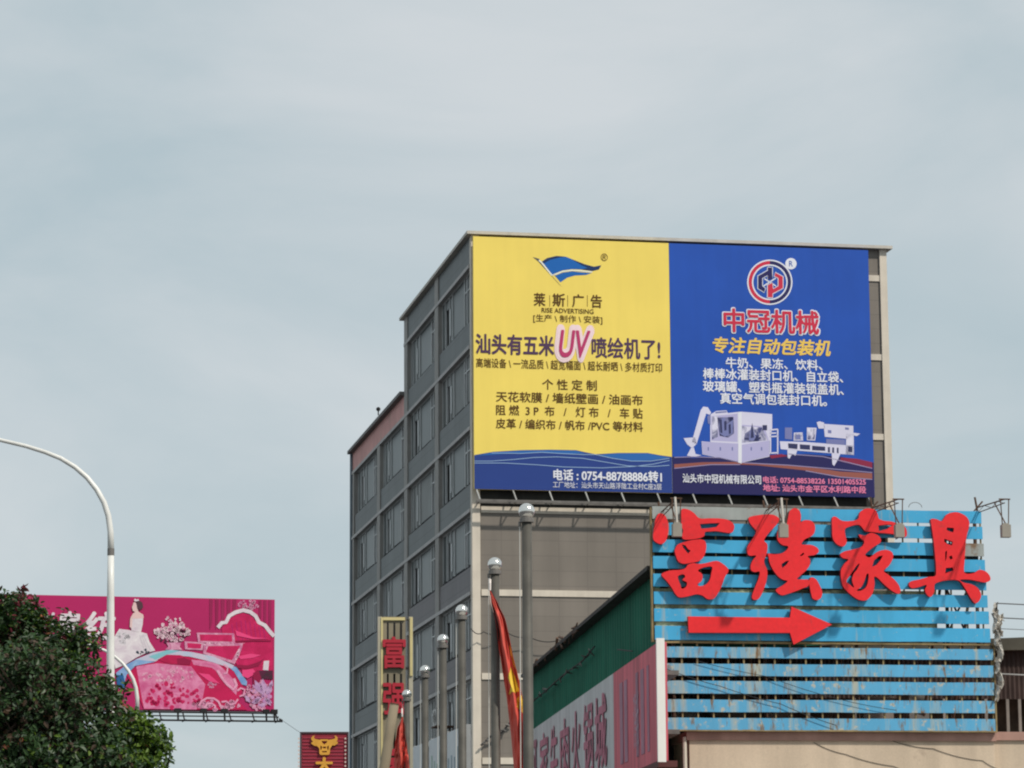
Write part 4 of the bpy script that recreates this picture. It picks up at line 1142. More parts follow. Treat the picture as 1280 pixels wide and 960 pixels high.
# flag hanging from the second pole, blown to the right
M_flag = mat('red_flag_cloth', (0.62, 0.095, 0.07), 0.8, var=0.1, scale=2.5)
M_star = mat('yellow_star_cloth', (0.80, 0.56, 0.06), 0.75, var=0.06)
M_hem = mat('white_hem', (0.75, 0.68, 0.64), 0.75, var=0.05)
def flag(pole_i, label, top_px, mid, low_px, widths, yel, Ysc=1.0):
    Y = poles[pole_i][2] - 0.12
    n_v, n_u = 90, 30
    ctrl = [Vector((*c, 0)) for c in (top_px, *mid, low_px)]
    def path(t):
        s = t * (len(ctrl) - 1); i = min(int(s), len(ctrl) - 2); f = s - i
        p0, p1, p2, p3 = ctrl[max(i - 1, 0)], ctrl[i], ctrl[i + 1], ctrl[min(i + 2, len(ctrl) - 1)]
        return 0.5 * ((2 * p1) + (p2 - p0) * f + (2 * p0 - 5 * p1 + 4 * p2 - p3) * f * f + (3 * p1 - p0 - 3 * p2 + p3) * f ** 3)
    def wid(t):
        s = t * (len(widths) - 1); i = min(int(s), len(widths) - 2); f = s - i
        f = f * f * (3 - 2 * f)
        return widths[i] * (1 - f) + widths[i + 1] * f
    def S(u, v, lift=0.0):
        c = path(v); w = wid(v)
        p = at(c.x + (u - 0.5) * w, c.y, Y)
        fold = 0.10 * min(1, v * 4) * (math.sin(u * 9 + v * 2.2) + 0.5 * math.sin(u * 17 - v * 5))
        k_ = min(1.0, max(0.0, (v - 0.60) / 0.06)); k_ = k_ * k_ * (3 - 2 * k_)
        p.y += fold + 0.025 * math.sin(u * 31 + v * 40) * min(1, v * 3) - (u - 0.5) * 0.4 * k_ - lift
        return p
    t = thing('flag', label, 'flag', S(0.5, 0))
    m = MB()
    vs = [S(i / (n_u - 1), j / (n_v - 1)) for j in range(n_v) for i in range(n_u)]
    m.add(vs, [(j * n_u + i, j * n_u + i + 1, (j + 1) * n_u + i + 1, (j + 1) * n_u + i) for j in range(n_v - 1) for i in range(n_u - 1)])
    o_ = m.build('cloth', M_flag, t, True)
    m = MB()
    k = 14
    m.add([S(-0.03 + 0.22 * i * (1 - j / k), 0.05 + 0.14 * j / k, 0.02) for j in range(k + 1) for i in (0, 1)], [(2 * j, 2 * j + 1, 2 * j + 3, 2 * j + 2) for j in range(k)])
    m.build('hem', M_hem, t)
    for (pts) in yel:
        m = MB(); nu_, nv_ = 40, 160
        def inside(u, v):
            c_ = False
            for (ua, va), (ub, vb) in zip(pts, pts[1:] + pts[:1]):
                if (va > v) != (vb > v) and u < (ub - ua) * (v - va) / (vb - va) + ua: c_ = not c_
            return c_
        for iu in range(nu_):
            for iv in range(nv_):
                u0, u1, v0, v1 = iu / nu_, (iu + 1) / nu_, iv / nv_, (iv + 1) / nv_
                if inside((u0 + u1) / 2, (v0 + v1) / 2): m.add([S(u0, v0, 0.02), S(u1, v0, 0.02), S(u1, v1, 0.02), S(u0, v1, 0.02)], [(0, 1, 2, 3)])
        if m.v: m.build('star', M_star, t)
    m = MB(); q = S(0.4, 0.0); m.tube([at(poles[pole_i][0] - 6, poles[pole_i][1] + 18, Y + 0.1), at(poles[pole_i][0] - 6, poles[pole_i][1] + 24, Y), q], 0.02, 5); m.build('rope', M_hem, t)
flag(1, 'long red flag with yellow stars hanging limp from the second flagpole', (612.5, 738), [(619, 757), (626, 778), (632.5, 816), (641, 859), (646, 890), (648.5, 925), (652, 960)], (656, 1000), [1.5, 9, 13, 16, 19.5, 21, 18, 19, 22],
     [[(0.30, 0.465), (0.66, 0.425), (0.84, 0.485), (0.88, 0.515), (0.55, 0.525), (0.16, 0.53), (0.40, 0.50)], [(0.62, 0.55), (0.95, 0.535), (0.99, 0.61), (0.86, 0.635), (0.55, 0.60)], [(0.84, 0.35), (0.95, 0.345), (0.97, 0.43), (0.88, 0.42)]])
flag(5, 'small red flag with a white edge drooping beside the leaning post', (503, 896), [(501, 915), (501, 935), (502, 955)], (503, 990), [2, 10, 16, 20, 22], [])

# ================================================================== tower sign and leaning post
FT = Frame(at(492, 900, 80), R(6))
tx = lambda x: FT.px(x, 860)[0]
tz = lambda y: FT.px(492, y)[1]
tow = thing('tower_sign', 'tall narrow beige sign tower with red block characters in a yellow frame', 'sign', FT.pt(tx(492), 0, -0.3))
M_tbe = mat('beige_ribbed_sheet', (0.25, 0.215, 0.15), 0.7, var=0.12, streak=0.15)
M_tyel = mat('cream_yellow_frame', (0.62, 0.53, 0.26), 0.5, var=0.12)
M_tred = mat('tower_red', (0.42, 0.022, 0.04), 0.5, var=0.1)
m = MB()
x_l, x_r = tx(478.5), tx(507)
slots = [(774, 803), (838, 858), (900, 940)]
cells = [tx(x) for x in (478.5, 483.5, 486, 491.6, 494.3, 499.8, 502.8, 507)]
zt0 = tz(771)
# sheet with real slots: solid between, ribs where slotted
zprev = zt0
for (y0, y1) in slots:
    z1_, z0_ = tz(y0 + 4), tz(y1)
    m.fbox(FT, x_l, x_r, z1_, zprev, -0.06, 0.0)
    for k in (0, 2, 4, 6): m.fbox(FT, cells[k], cells[k + 1], z0_, z1_, -0.06, 0.0)
    zprev = z0_
m.fbox(FT, x_l, x_r, 0, zprev, -0.06, 0.0)
m.build('face_panel', M_tbe, tow)
m = MB(); m.fbox(FT, x_l, x_r, 0, zt0, -0.75, -0.55); m.build('back_panel', DARK, tow)
m = MB()
for xx, c in ((474.8, 0), (513.6, 0)):
    m = MB(); m.fbox(FT, tx(xx) - 0.05, tx(xx) + 0.05, 0, tz(771), -0.12, 0.03)
    m.build('post', mat('cream_post', (0.42, 0.39, 0.3), 0.5, var=0.15), tow)
m = MB()
m.fbox(FT, x_l, tx(506), tz(775.5), tz(772), 0.002, 0.05)
m.fbox(FT, tx(512.3), tx(515.6), tz(845), tz(772), 0.032, 0.07)
m.fbox(FT, tx(476), tx(478.4), tz(960), tz(772), 0.0, 0.05)
m.build('frame', M_tyel, tow)
m = MB()
for y in (774, 835, 899):
    m = MB(); m.fbox(FT, tx(475), tx(513.5), tz(y) - 0.03, tz(y) + 0.03, -0.118, -0.065); m.build('crossbar', STEEL, tow)
for ch, y0, y1 in (('富', 796, 836), ('强', 854, 894), ('家', 936, 978)):
    vs, fs = text_geo(ch, 0.022, 0, 0.05)
    mm = MB(); a0, a1, z0_, z1_ = tx(478), tx(507), tz(y1), tz(y0)
    mm.add([FT.pt(a0 + (a1 - a0) * v[0], z0_ + (z1_ - z0_) * v[1], 0.05 + v[3] + v[2] * 0.8) for v in vs], fs)
    mm.build('sign_letter', M_tred, tow)
lp = thing('leaning_post', 'thick beige-brown post leaning in front of the tower sign', 'post', at(474, 985, 66))
m = MB()
top_, bot_ = at(492.8, 881, 66), at(476.5, 985, 66)
dirv = (bot_ - top_).normalized()
gnd = top_ + dirv * ((top_.z) / -dirv.z)
lp.location = (gnd.x, gnd.y, 0)
m.tube([gnd, top_.lerp(gnd, 0.3), top_], [0.15, 0.11, 0.095], 14)
m.build('shaft', mat('weathered_concrete_post', (0.235, 0.195, 0.135), 0.85, var=0.15, streak=0.1), lp, True)
m = MB(); m.tube([top_, top_ + dirv * -0.03], [0.098, 0.09], 14); m.build('cap', RUST, lp)

# ================================================================== white signboards along the side street
FWh = Frame(FS.pt(0, 0, 2.2), u=FS.u, n=FS.n)
wh = thing('signboard', 'row of white street signboards at the foot of the shaded side wall', 'signboard', FWh.pt(FWh.px(545, 940)[0], 0, 0))
M_wb = mat('white_signboard', (0.62, 0.66, 0.68), 0.5, var=0.06)
zw1 = FWh.px(545, 922)[1]
for k, (x0, x1) in enumerate(((576, 556.5), (553, 536.5), (533, 514))):
    a0, a1 = FWh.px(x0, 930)[0], FWh.px(x1, 930)[0]
    m = MB(); m.fbox(FWh, a0, a1, zw1 - 3.6, zw1, -0.1, 0.0); m.build('board', M_wb, wh)
    m = MB()
    random.seed(k)
    for q in range(4 if k != 2 else 2):
        a = a0 + (a1 - a0) * (0.15 + 0.2 * q); m.fbox(FWh, a, a + 0.25, zw1 - 2.6 + random.uniform(-.3, .3), zw1 - 0.8 + random.uniform(-.4, .3), 0.001, 0.012)
    m.build('faint_marking', mat('faint_print_%d' % k, ((0.30, 0.38, 0.42), (0.36, 0.5, 0.42), (0.4, 0.5, 0.55))[k], 0.6), wh)
m = MB()
for x in (576.5, 555, 534.5, 513.5):
    a = FWh.px(x, 930)[0]; m = MB(); m.fbox(FWh, a - 0.1, a + 0.1, 0, zw1 + 0.1, -0.35, -0.12)
    m.build('post', mat('signboard_post', (0.3, 0.31, 0.31), 0.6), wh)

# ================================================================== small red bull sign
FQ = Frame(at(405, 940, 95), R(4))
Q = lambda x, y: (370 + x * 0.0546875, 910 + y * 0.0547)
bs = thing('bull_sign', 'small red striped sign with a golden bull head beside the grey block', 'sign', FQ.pt(FQ.px(405, 950)[0], 0, 0))
a0, a1 = FQ.px(377, 940)[0], FQ.px(433.8, 940)[0]
zq1, zq0 = FQ.px(405, 917)[1], FQ.px(405, 1060)[1]
M_bs = mat('sign_red', (0.27, 0.022, 0.04), 0.5, var=0.12, scale=2)
m = MB(); m.fbox(FQ, a0, a1, zq0, zq1, -0.2, 0.0); m.build('panel', M_bs, bs)
m = MB()
k = 0
z = zq1 - 0.12
while z > zq0:
    m.fbox(FQ, a0 + 0.03, a1 - 0.1, z - 0.02, z, 0.001, 0.02); z -= 0.10
m.build('lit_tube_row', mat('pink_tube', (0.42, 0.06, 0.10), 0.4, var=0.2), bs)
m = MB(); e = 0.05
m.fbox(FQ, a0 - e, a1 + e, zq1, zq1 + e, -0.22, 0.03); m.fbox(FQ, a0 - e, a0 - 0.002, zq0, zq1, -0.22, 0.03); m.fbox(FQ, a1 + 0.002, a1 + e, zq0, zq1, -0.22, 0.03)
m.build('frame', mat('dark_sign_frame', (0.06, 0.035, 0.04), 0.6), bs)
m = MB()
for j in range(26):
    for a in (a1 - 0.05, a0 - 0.085):
        m.box(FQ.pt(a, zq1 - 0.15 - j * 0.115, 0.03), 0.045, 0.04, 0.05, R(4))
m.build('edge_bulb', mat('pale_bulb', (0.7, 0.55, 0.5), 0.4), bs)
M_gold = mat('gold_yellow', (0.72, 0.36, 0.05), 0.5, var=0.12, scale=5)
bull = [[(395, 180), (430, 180), (408, 215), (420, 245), (470, 262), (550, 275), (560, 262), (725, 262), (740, 275), (830, 262), (890, 242), (900, 205), (865, 185), (905, 180), (945, 215), (952, 270), (925, 310), (960, 330), (945, 365), (880, 405), (830, 400), (780, 470), (772, 585), (740, 618), (560, 618), (535, 585), (532, 470), (480, 415), (420, 410), (360, 370), (345, 340), (390, 318), (345, 265), (355, 215)],
        [(580, 300), (720, 300), (690, 350), (650, 380), (610, 350)], [(560, 400), (600, 440), (570, 520), (555, 460)], [(745, 400), (750, 460), (730, 520), (705, 440)], [(610, 430), (690, 430), (680, 470), (620, 470)], [(590, 530), (710, 530), (700, 560), (600, 560)]]
m = MB(); fill(m, FQ, [[FQ.px(*Q(*p)) for p in r] for r in bull], 0.03, 0.05); m.build('bull_emblem', M_gold, bs)
m = MB(); text(m, FQ, '大', *Q(440, 670), *Q(845, 1030), 0.03, 0.05, 0.0, 0.05); m.build('sign_letter', M_gold, bs)
m = MB()
for f in (0.2, 0.8):
    a = a0 + (a1 - a0) * f; m = MB(); m.fbox(FQ, a - 0.06, a + 0.06, 0, zq0 + 0.2, -0.35, -0.21); m.build('post', STEEL, bs)
cable(FQ, [(340, 893), (351, 899), (376, 916)], 'thin cable reaching down to the corner of the red bull sign', d=-0.1, r=0.006)
cable(FQ, [(349, 898.5), (353, 900.5)], 'dark cable knot hanging in the sky left of the red bull sign', d=-0.1, r=0.03)

# ================================================================== pink bedding billboard
YP = R(13.5)
FP = Frame(at(343, 820, 121), YP)
Pk = lambda x, y: (x * 0.28125, 720 + y * 0.28125)
zp1 = FP.px(342, 749.5)[1]; zp0 = FP.px(342, 889)[1]
pa1 = 0.0; pa0 = FP.px(-130, 810)[0]
pb = thing('billboard', 'wide magenta billboard picturing a bed and a woman in a white gown, behind the tree', 'billboard', FP.pt(FP.px(100, 890)[0], 0, -0.5))
V_mag = pr('print_magenta', (178, 34, 96), var=0.06)
m = MB(); m.fbox(FP, pa0, pa1, zp0, zp1, -0.5, 0.0); m.build('panel', V_mag, pb)
def pp(name, mt, polys, d, sm=0): return shape(FP, pb, name, mt, Pk, polys, d, sm)
P_lt, P_md, P_wh, P_dk, P_bl = pr2('print_pale_pink', (222, 165, 190), (188, 96, 140), 2.5, 0.15), pr2('print_rose', (212, 36, 100), (178, 20, 78), 1.4, 0.2), pr2('print_white', (232, 226, 228), (206, 190, 202), 2.0, 0.2), pr2('print_dark', (96, 24, 62), (60, 40, 50), 3, 0.2), pr2('print_sky_blue', (96, 140, 196), (150, 180, 216), 2.0, 0.2)
pp('printed_curtain', pr2('print_curtain', (158, 40, 88), (140, 24, 74), 2.0, 0.2, stretch=(3, 3, 0.3)), [[(x, 104), (x + 16, 104), (x + 12, 240 - abs(i - 3) * 10), (x + 2, 240)] for i, x in enumerate(range(930, 1060, 26))] + [[(1150 + i * 22, 108), (1162 + i * 22, 108), (1160 + i * 22, 190 + i * 25), (1150 + i * 22, 180 + i * 22)] for i in range(3)], 0.03)
random.seed(3)
def blobs(n, cx, cy, rx, ry, r0, r1):
    out = []
    for i in range(n):
        a = random.uniform(0, 6.28); q = math.sqrt(random.random())
        r = random.uniform(r0, r1)
        k = random.randint(5, 8); ph = random.uniform(0, 6)
        x, y = cx + rx * q * math.cos(a), cy + ry * q * math.sin(a)
        out.append([(x + r * random.uniform(0.6, 1.1) * math.cos(ph + 6.28 * j / k), y + r * random.uniform(0.6, 1.1) * math.sin(ph + 6.28 * j / k)) for j in range(k)])
    return out
pp('printed_wallpaper', P_lt, blobs(40, 1105, 128, 50, 22, 4, 9), 0.035)
pp('printed_headboard', P_md, [[(985, 235), (1010, 200), (1050, 172), (1085, 165), (1115, 178), (1145, 210), (1180, 240), (1212, 280), (1212, 440), (1100, 450), (1000, 330)]], 0.04)
pp('printed_headboard', pr('print_tuft', (176, 28, 100)), [line_poly([(1030 + i * 20, 215 - 18 * math.sin(i * 0.6)), (1040 + i * 20, 290)], 4) for i in range(8)], 0.046)
pp('printed_headboard', P_wh, [line_poly([(968, 230), (985, 208), (1004, 206), (1018, 178), (1045, 162), (1080, 152), (1112, 160), (1136, 178), (1150, 206), (1178, 220), (1196, 244), (1218, 268)], 17)], 0.05)
pp('printed_pillow', P_lt, [[(874, 252), (1040, 255), (1045, 300), (880, 296)], [(906, 300), (1088, 298), (1042, 392), (902, 345)], [(820, 290), (905, 296), (900, 330), (822, 326)]], 0.05)
pp('printed_pillow', pr2('print_lace', (236, 206, 218), (206, 130, 166), 6.0, 0.12), blobs(26, 930, 318, 60, 22, 4, 8) + blobs(20, 1050, 345, 26, 34, 4, 8), 0.053)
pp('printed_pillow', P_md, [[(886, 260), (1030, 262), (1032, 292), (890, 288)], [(925, 312), (1068, 310), (1030, 375), (915, 338)], [(832, 298), (895, 302), (892, 322), (834, 320)], [(1080, 300), (1205, 310), (1205, 400), (1140, 440), (1075, 420), (1060, 380)]], 0.056)
pp('printed_duvet', pr2('print_duvet_dark', (204, 26, 88), (176, 20, 74), 0.9, 0.25), [[(560, 440), (610, 400), (700, 350), (760, 340), (950, 360), (1040, 410), (1080, 490), (1060, 560), (1100, 595), (640, 592), (600, 500)]], 0.054)
pp('printed_duvet', pr2('print_duvet_pink', (224, 138, 176), (198, 84, 134), 2.2, 0.16, 0.52), [[(605, 402), (700, 388), (850, 402), (872, 432), (912, 482), (900, 545), (872, 594), (640, 590), (622, 500)], [(850, 372), (960, 382), (1010, 430), (1056, 480), (1050, 530), (1020, 500), (985, 440), (940, 408), (860, 395)]], 0.06)
pp('printed_duvet', P_md, blobs(70, 770, 530, 135, 55, 5, 14), 0.066)
pp('printed_duvet', P_lt, blobs(40, 960, 575, 110, 20, 5, 16) + blobs(14, 940, 480, 18, 18, 3, 7), 0.066)
pp('printed_duvet', pr2('print_duvet_white', (230, 176, 198), (214, 140, 170), 3.0, 0.2), blobs(60, 740, 440, 120, 35, 3, 9), 0.07)
pp('printed_sheet', P_bl, [[(516, 430), (560, 395), (610, 368), (690, 382), (600, 400), (562, 440), (552, 480), (560, 500), (530, 500)], [(1000, 392), (1050, 405), (1098, 470), (1096, 488), (1074, 482), (1040, 425)]], 0.07)
pp('printed_sheet', pr2('print_pale_blue', (176, 192, 214), (206, 190, 208), 1.6, 0.2), [[(600, 372), (680, 340), (760, 328), (850, 338), (950, 358), (1040, 398), (1030, 412), (940, 382), (840, 358), (740, 352), (690, 380)]], 0.072)
pp('printed_sheet', pr('print_teal', (130, 190, 200)), [[(660, 358), (740, 330), (800, 332), (740, 350), (690, 372)]], 0.078)
pp('printed_sheet', pr('print_deep_blue', (40, 96, 150)), [[(516, 440), (548, 440), (556, 480), (548, 500), (520, 490)]], 0.078)
pp('printed_pillow', pr2('print_crimson', (196, 24, 84), (168, 20, 70), 1.5, 0.2), [[(700, 372), (740, 350), (800, 352), (850, 368), (840, 392), (760, 394)]], 0.08)
pp('printed_gown', P_wh, [[(570, 240), (600, 246), (628, 250), (652, 256), (664, 292), (690, 332), (640, 346), (600, 366), (560, 392), (512, 412), (500, 340), (508, 270), (530, 235)], [(580, 185), (596, 172), (614, 175), (636, 180), (634, 214), (626, 250), (586, 248), (578, 214)]], 0.086)
pp('printed_gown', pr('print_gown_shade', (206, 200, 206)), blobs(18, 545, 275, 28, 30, 4, 12) + [line_poly([(620 + i * 8, 262), (640 + i * 14, 330)], 3) for i in range(3)], 0.092)
pp('printed_woman', pr('print_skin', (226, 192, 190)), [[(594, 116), (606, 120), (612, 150), (616, 160), (636, 172), (638, 188), (596, 190), (580, 185), (590, 168), (600, 160), (590, 156), (586, 140)], [(578, 190), (588, 186), (586, 232), (576, 228)]], 0.09)
pp('printed_woman', pr('print_hair', (84, 56, 66)), [[(598, 108), (616, 108), (632, 118), (636, 140), (622, 152), (610, 148), (606, 126)]], 0.096)
pp('printed_woman', P_wh, [[(594, 108), (600, 100), (606, 106), (614, 102), (618, 110), (600, 114)]], 0.1)
pp('printed_bouquet', P_dk, blobs(40, 768, 262, 66, 36, 8, 14), 0.06)
pp('printed_bouquet', pr2('print_rose_white', (236, 214, 218), (206, 160, 180), 4.0, 0.2), blobs(70, 765, 250, 78, 46, 7, 12) + blobs(8, 765, 195, 40, 14, 4, 8), 0.066)
pp('printed_bouquet', P_lt, blobs(26, 765, 235, 78, 56, 4, 7) + [[(738, 296), (806, 296), (798, 316), (812, 328), (732, 328), (748, 314)]], 0.072)
pp('printed_foliage', pr('print_leaf', (58, 70, 84)), blobs(10, 640, 340, 30, 12, 4, 8), 0.1)
pp('printed_floral', P_lt, blobs(60, 1150, 530, 60, 65, 7, 16), 0.076)
pp('printed_floral', pr2('print_lilac', (176, 120, 178), (214, 160, 196), 3, 0.2), blobs(30, 1150, 535, 55, 60, 6, 13), 0.08)
pp('printed_bedside', P_dk, [[(1140, 420), (1212, 420), (1212, 460), (1150, 455)]], 0.06)
pp('printed_bedside', P_wh, [[(1172, 378), (1196, 376), (1192, 420), (1168, 418)]], 0.066)
Z2 = lambda x, y: (782 + 0.6114 * x, 88.9 + 0.6114 * y)
zz = lambda ps: [Z2(*p) for p in ps]
P_sc = pr2('print_scroll', (234, 178, 202), (214, 130, 168), 4.0, 0.2)
pp('printed_scroll', P_sc, [line_poly(zz(p), w) for p, w in (
    ([(165, 800), (185, 765), (225, 742), (275, 745), (310, 770), (325, 805)], 9), ([(205, 815), (225, 785), (260, 780), (285, 800), (280, 820)], 8), ([(330, 770), (365, 765), (395, 790), (430, 780), (450, 750)], 8),
    ([(345, 500), (375, 520), (370, 560), (345, 565)], 8), ([(300, 540), (330, 590), (370, 640), (415, 680), (440, 650), (420, 600)], 12), ([(445, 690), (470, 670), (500, 680), (490, 720), (460, 730)], 8))], 0.084)
pp('printed_fold', pr('print_fold_dark', (146, 18, 66)), [zz(p) for p in (
    [(425, 500), (520, 505), (600, 480), (640, 455), (600, 510), (520, 530), (450, 525)], [(430, 325), (560, 318), (690, 322), (690, 330), (560, 330), (440, 336)], [(560, 560), (600, 540), (620, 600), (590, 660), (560, 640)], [(5, 455), (60, 450), (110, 470), (100, 500), (10, 498)])], 0.0815)
pp('printed_fold', pr('print_fold_light', (232, 70, 128)), [zz(p) for p in ([(450, 440), (540, 420), (620, 430), (560, 450), (470, 460)], [(480, 540), (560, 530), (580, 560), (520, 600), (480, 580)], [(430, 250), (560, 300), (680, 310), (560, 314), (440, 290)], [(160, 560), (240, 570), (320, 640), (240, 620)])], 0.0795)
pp('printed_leaf', pr2('print_lilac_leaf', (206, 170, 204), (164, 120, 170), 4, 0.2), [zz([(x, y), (x + dx * 0.5 - dy * 0.22, y + dy * 0.5 + dx * 0.22), (x + dx, y + dy), (x + dx * 0.5 + dy * 0.22, y + dy * 0.5 - dx * 0.22)]) for x, y, dx, dy in (
    (630, 720, -60, -110), (640, 720, -10, -120), (650, 725, 50, -90), (640, 740, 60, 40), (625, 740, -80, 40), (540, 780, -40, -60), (560, 790, 50, -50), (680, 680, 20, -70), (600, 800, 60, -20), (690, 800, -40, -60))], 0.09)
for ch, x0, x1, y0, y1 in (('尚', 158, 244, 158, 262), ('家', 256, 356, 156, 275), ('纺', 372, 514, 158, 285)):
    text_part(FP, pb, 'heading_text', ch, (*Pk(x0, y0), *Pk(x1, y1)), P_wh, d=0.05, bold=0.035, shear=0.12)
m = MB()
zr0 = FP.px(280, 891)[1]; zr1 = FP.px(280, 902.5)[1]
s_end = FP.px(350, 900)[0]
m.tube([FP.pt(pa0, zr0, 0.05), FP.pt(pa1 - 0.05, zr0, 0.05)], 0.035, 6)
m.tube([FP.pt(pa0, zr1, 0.6), FP.pt(s_end, zr1, 0.6)], 0.035, 6); m.tube([FP.pt(pa0, zr1 + 0.14, 0.9), FP.pt(s_end - 0.2, zr1 + 0.14, 0.9)], 0.025, 6)
m.build('rail', DARK, pb)
m = MB()
for x in range(-120, 350, 29):
    a = FP.px(x, 896)[0]; m = MB()
    m.tube([FP.pt(a, zr0, 0.05), FP.pt(a, zr1, 0.6)], 0.03, 5)
    m.tube([FP.pt(a, zr1, 0.0), FP.pt(a, zr1, 1.0)], 0.025, 5)
    m.build('strut', DARK, pb)
m = MB()
for x in (220, 252, 278, 330, 340):
    a = FP.px(x, 895)[0]; m = MB()
    m.box(FP.pt(a, zr0 + 0.02, 0.5), 0.24, 0.2, 0.17, YP); m.tube([FP.pt(a, zr1, 0.6), FP.pt(a, zr0, 0.5)], 0.04, 5)
    m.build('spotlight', DARK, pb)
m = MB(); c = FP.pt(FP.px(85, 890)[0], 0, -1.3)
m.tube([c, c + Vector((0, 0, zp0 + 1.0))], [0.75, 0.65], 20); m.build('column', STEEL, pb)
m = MB()
for f in (0.06, 0.35, 0.65, 0.94):
    a = pa0 + (pa1 - pa0) * f; m.fbox(FP, a - 0.1, a + 0.1, zp0 + 0.1, zp1 - 0.1, -0.8, -0.502)
m.build('backing_rib', STEEL, pb)

# ================================================================== street lamps
M_lp = mat('lamp_white_paint', (0.72, 0.72, 0.69), 0.35, var=0.08, scale=3, streak=0.12)
def street_lamp(Y, label, group='white curved street lamps'):
    k = Y / F_PX
    pts_px = [(138.2, 1200), (138.2, 900), (138.2, 800), (138.3, 740), (138.6, 690), (138.2, 665), (135.5, 645), (130, 628), (121, 612), (109, 597), (94, 584), (76, 573), (56, 565), (32, 557.5), (0, 550), (-28, 545)]
    P = [at(x, y, 46.0) for x, y in pts_px]
    b = Vector((P[0].x, P[0].y, 0))
    P = [b] + P[1:]
    rr = [0.062, 0.058, 0.056, 0.052, 0.047, 0.045, 0.043, 0.041, 0.039, 0.037, 0.035, 0.033, 0.031, 0.030, 0.028, 0.027]
    t = thing('street_lamp', label, 'street lamp', b, group)
    m = MB(); m.tube(P[:5], rr[:5], 14); m.build('pole', M_lp, t, True)
    m = MB(); m.tube(P[4:], rr[4:], 12); m.build('arm', M_lp, t, True)
    m = MB(); m.tube([P[4] + Vector((0, 0, -0.05)), P[4] + Vector((0, 0, 0.05))], 0.051, 12); m.build('collar', STEEL, t)
    e = P[-1]; d_ = (P[-1] - P[-2]).normalized()
    m = MB(); m.tube([e, e + d_ * 0.1, e + d_ * 0.35, e + d_ * 0.6], [0.04, 0.09, 0.11, 0.03], 12); m.build('lamp_head', M_lp, t, True)
    m = MB(); m.tube([b + Vector((0, 0, 0)), b + Vector((0, 0, 0.6)), b + Vector((0, 0, 0.7))], [0.12, 0.12, 0.07], 14); m.build('base', M_lp, t)
    return t
l1 = street_lamp(46, 'tall white street lamp with a curved arm reaching left out of the picture')
l2 = l1.copy(); COL.objects.link(l2)
for ch in list(l1.children):
    c = ch.copy(); COL.objects.link(c); c.parent = l2
q = at(176.8, 875, 73.5)
l2.location = (q.x, q.y, 0.0)
top1 = at(138.6, 690, 46).z
l2.location.z = -0.15
l2['label'] = 'farther white street lamp whose curved arm just clears the dark tree'

# ================================================================== tree
random.seed(21)
TY = 30.0
tk = TY / F_PX
tc_ = at(45, 1000, TY)
tree = thing('tree', 'dark green bushy tree with reddish new leaves at lower left, hiding the lamp foot', 'tree', (tc_.x, tc_.y, 0))
blobs_px = [(22, 800, 58, 0), (-40, 815, 62, .3), (70, 835, 62, -.3), (98, 877, 50, -.4), (35, 885, 85, -.8), (-30, 930, 100, -.4), (115, 935, 66, -.6), (160, 915, 40, 0), (178, 940, 36, .3), (60, 985, 110, -.7), (150, 990, 70, -.1),
            (12, 768, 24, .1), (8, 835, 60, .5), (30, 850, 55, .6), (-10, 880, 60, .5), (42, 776, 20, 0), (95, 812, 34, 0), (-90, 900, 90, .2), (0, 1060, 110, -.2), (110, 1060, 95, 0), (-100, 1010, 100, .1), (128, 870, 22, .1), (196, 930, 18, .1), (-70, 1090, 80, 0), (60, 1120, 80, .1)]
lm = MB()
def leaf(p, nrm, L_, W_, mi):
    a = nrm.orthogonal().normalized()
    a = (Matrix.Rotation(random.uniform(0, 6.28), 3, nrm) @ a)
    b = nrm.cross(a)
    f = nrm * (L_ * 0.14)
    lm.add([p, p + a * L_ * 0.30 + b * W_ * 0.46 + f, p + a * L_ * 0.72 + b * W_ * 0.34 + f * 0.8, p + a * L_, p + a * L_ * 0.72 - b * W_ * 0.34 + f * 0.8, p + a * L_ * 0.30 - b * W_ * 0.46 + f],
           [(0, 1, 2, 3), (0, 3, 4, 5)], mi)
count = 0
def rnd_dir():
    while True:
        v = Vector((random.uniform(-1, 1), random.uniform(-1, 1), random.uniform(-1, 1)))
        if 0.05 < v.length < 1: return v.normalized()
twigs = MB()
crown_c = at(40, 960, TY)
for (px, py, rp, dy) in blobs_px:
    c = at(px, py, TY + dy); r = rp * tk
    n_cl = int(92 * (rp / 50) ** 2) + 10
    for k in range(n_cl):
        d = rnd_dir()
        rad = r * (random.uniform(0.55, 1.0) if random.random() < 0.72 else random.uniform(0.05, 0.6)) * (1 + 0.16 * pnoise(d * 2.5 + c))
        q = c + Vector((d.x, d.y * 0.85, d.z)) * rad
        outw = (q - crown_c).normalized()
        if rad > r * 0.6 and pnoise(q * 2.6 + Vector((31, 7, 3))) < -0.14: continue
        nval = pnoise(q * 1.6 + Vector((5, 2, 9)))
        sunny = px > 148 and py > 890  # sunlight painted in: this side takes mostly the lighter yellow-green leaf colour
        for j in range(random.randint(15, 24)):
            off = rnd_dir() * random.uniform(0.01, 0.115)
            p = q + off
            nr = (outw * 0.7 + rnd_dir() * 0.9 + Vector((0, 0, 0.45))).normalized()
            u = random.random()
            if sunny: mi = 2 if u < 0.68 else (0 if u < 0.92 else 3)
            elif nval > 0.12: mi = 1 if u < 0.26 else (3 if u < 0.36 else 0)
            else: mi = 0 if u < 0.72 else (2 if u < 0.80 else (1 if u < 0.86 else 3))
            if random.random() < 0.0012: mi = 4
            s_ = random.uniform(0.04, 0.08)
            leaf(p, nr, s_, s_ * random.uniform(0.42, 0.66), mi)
        if k % 3 == 0: twigs.tube([q.lerp(c, 0.6), q.lerp(c, 0.2) + rnd_dir() * 0.03, q], [0.014, 0.008, 0.004], 4)
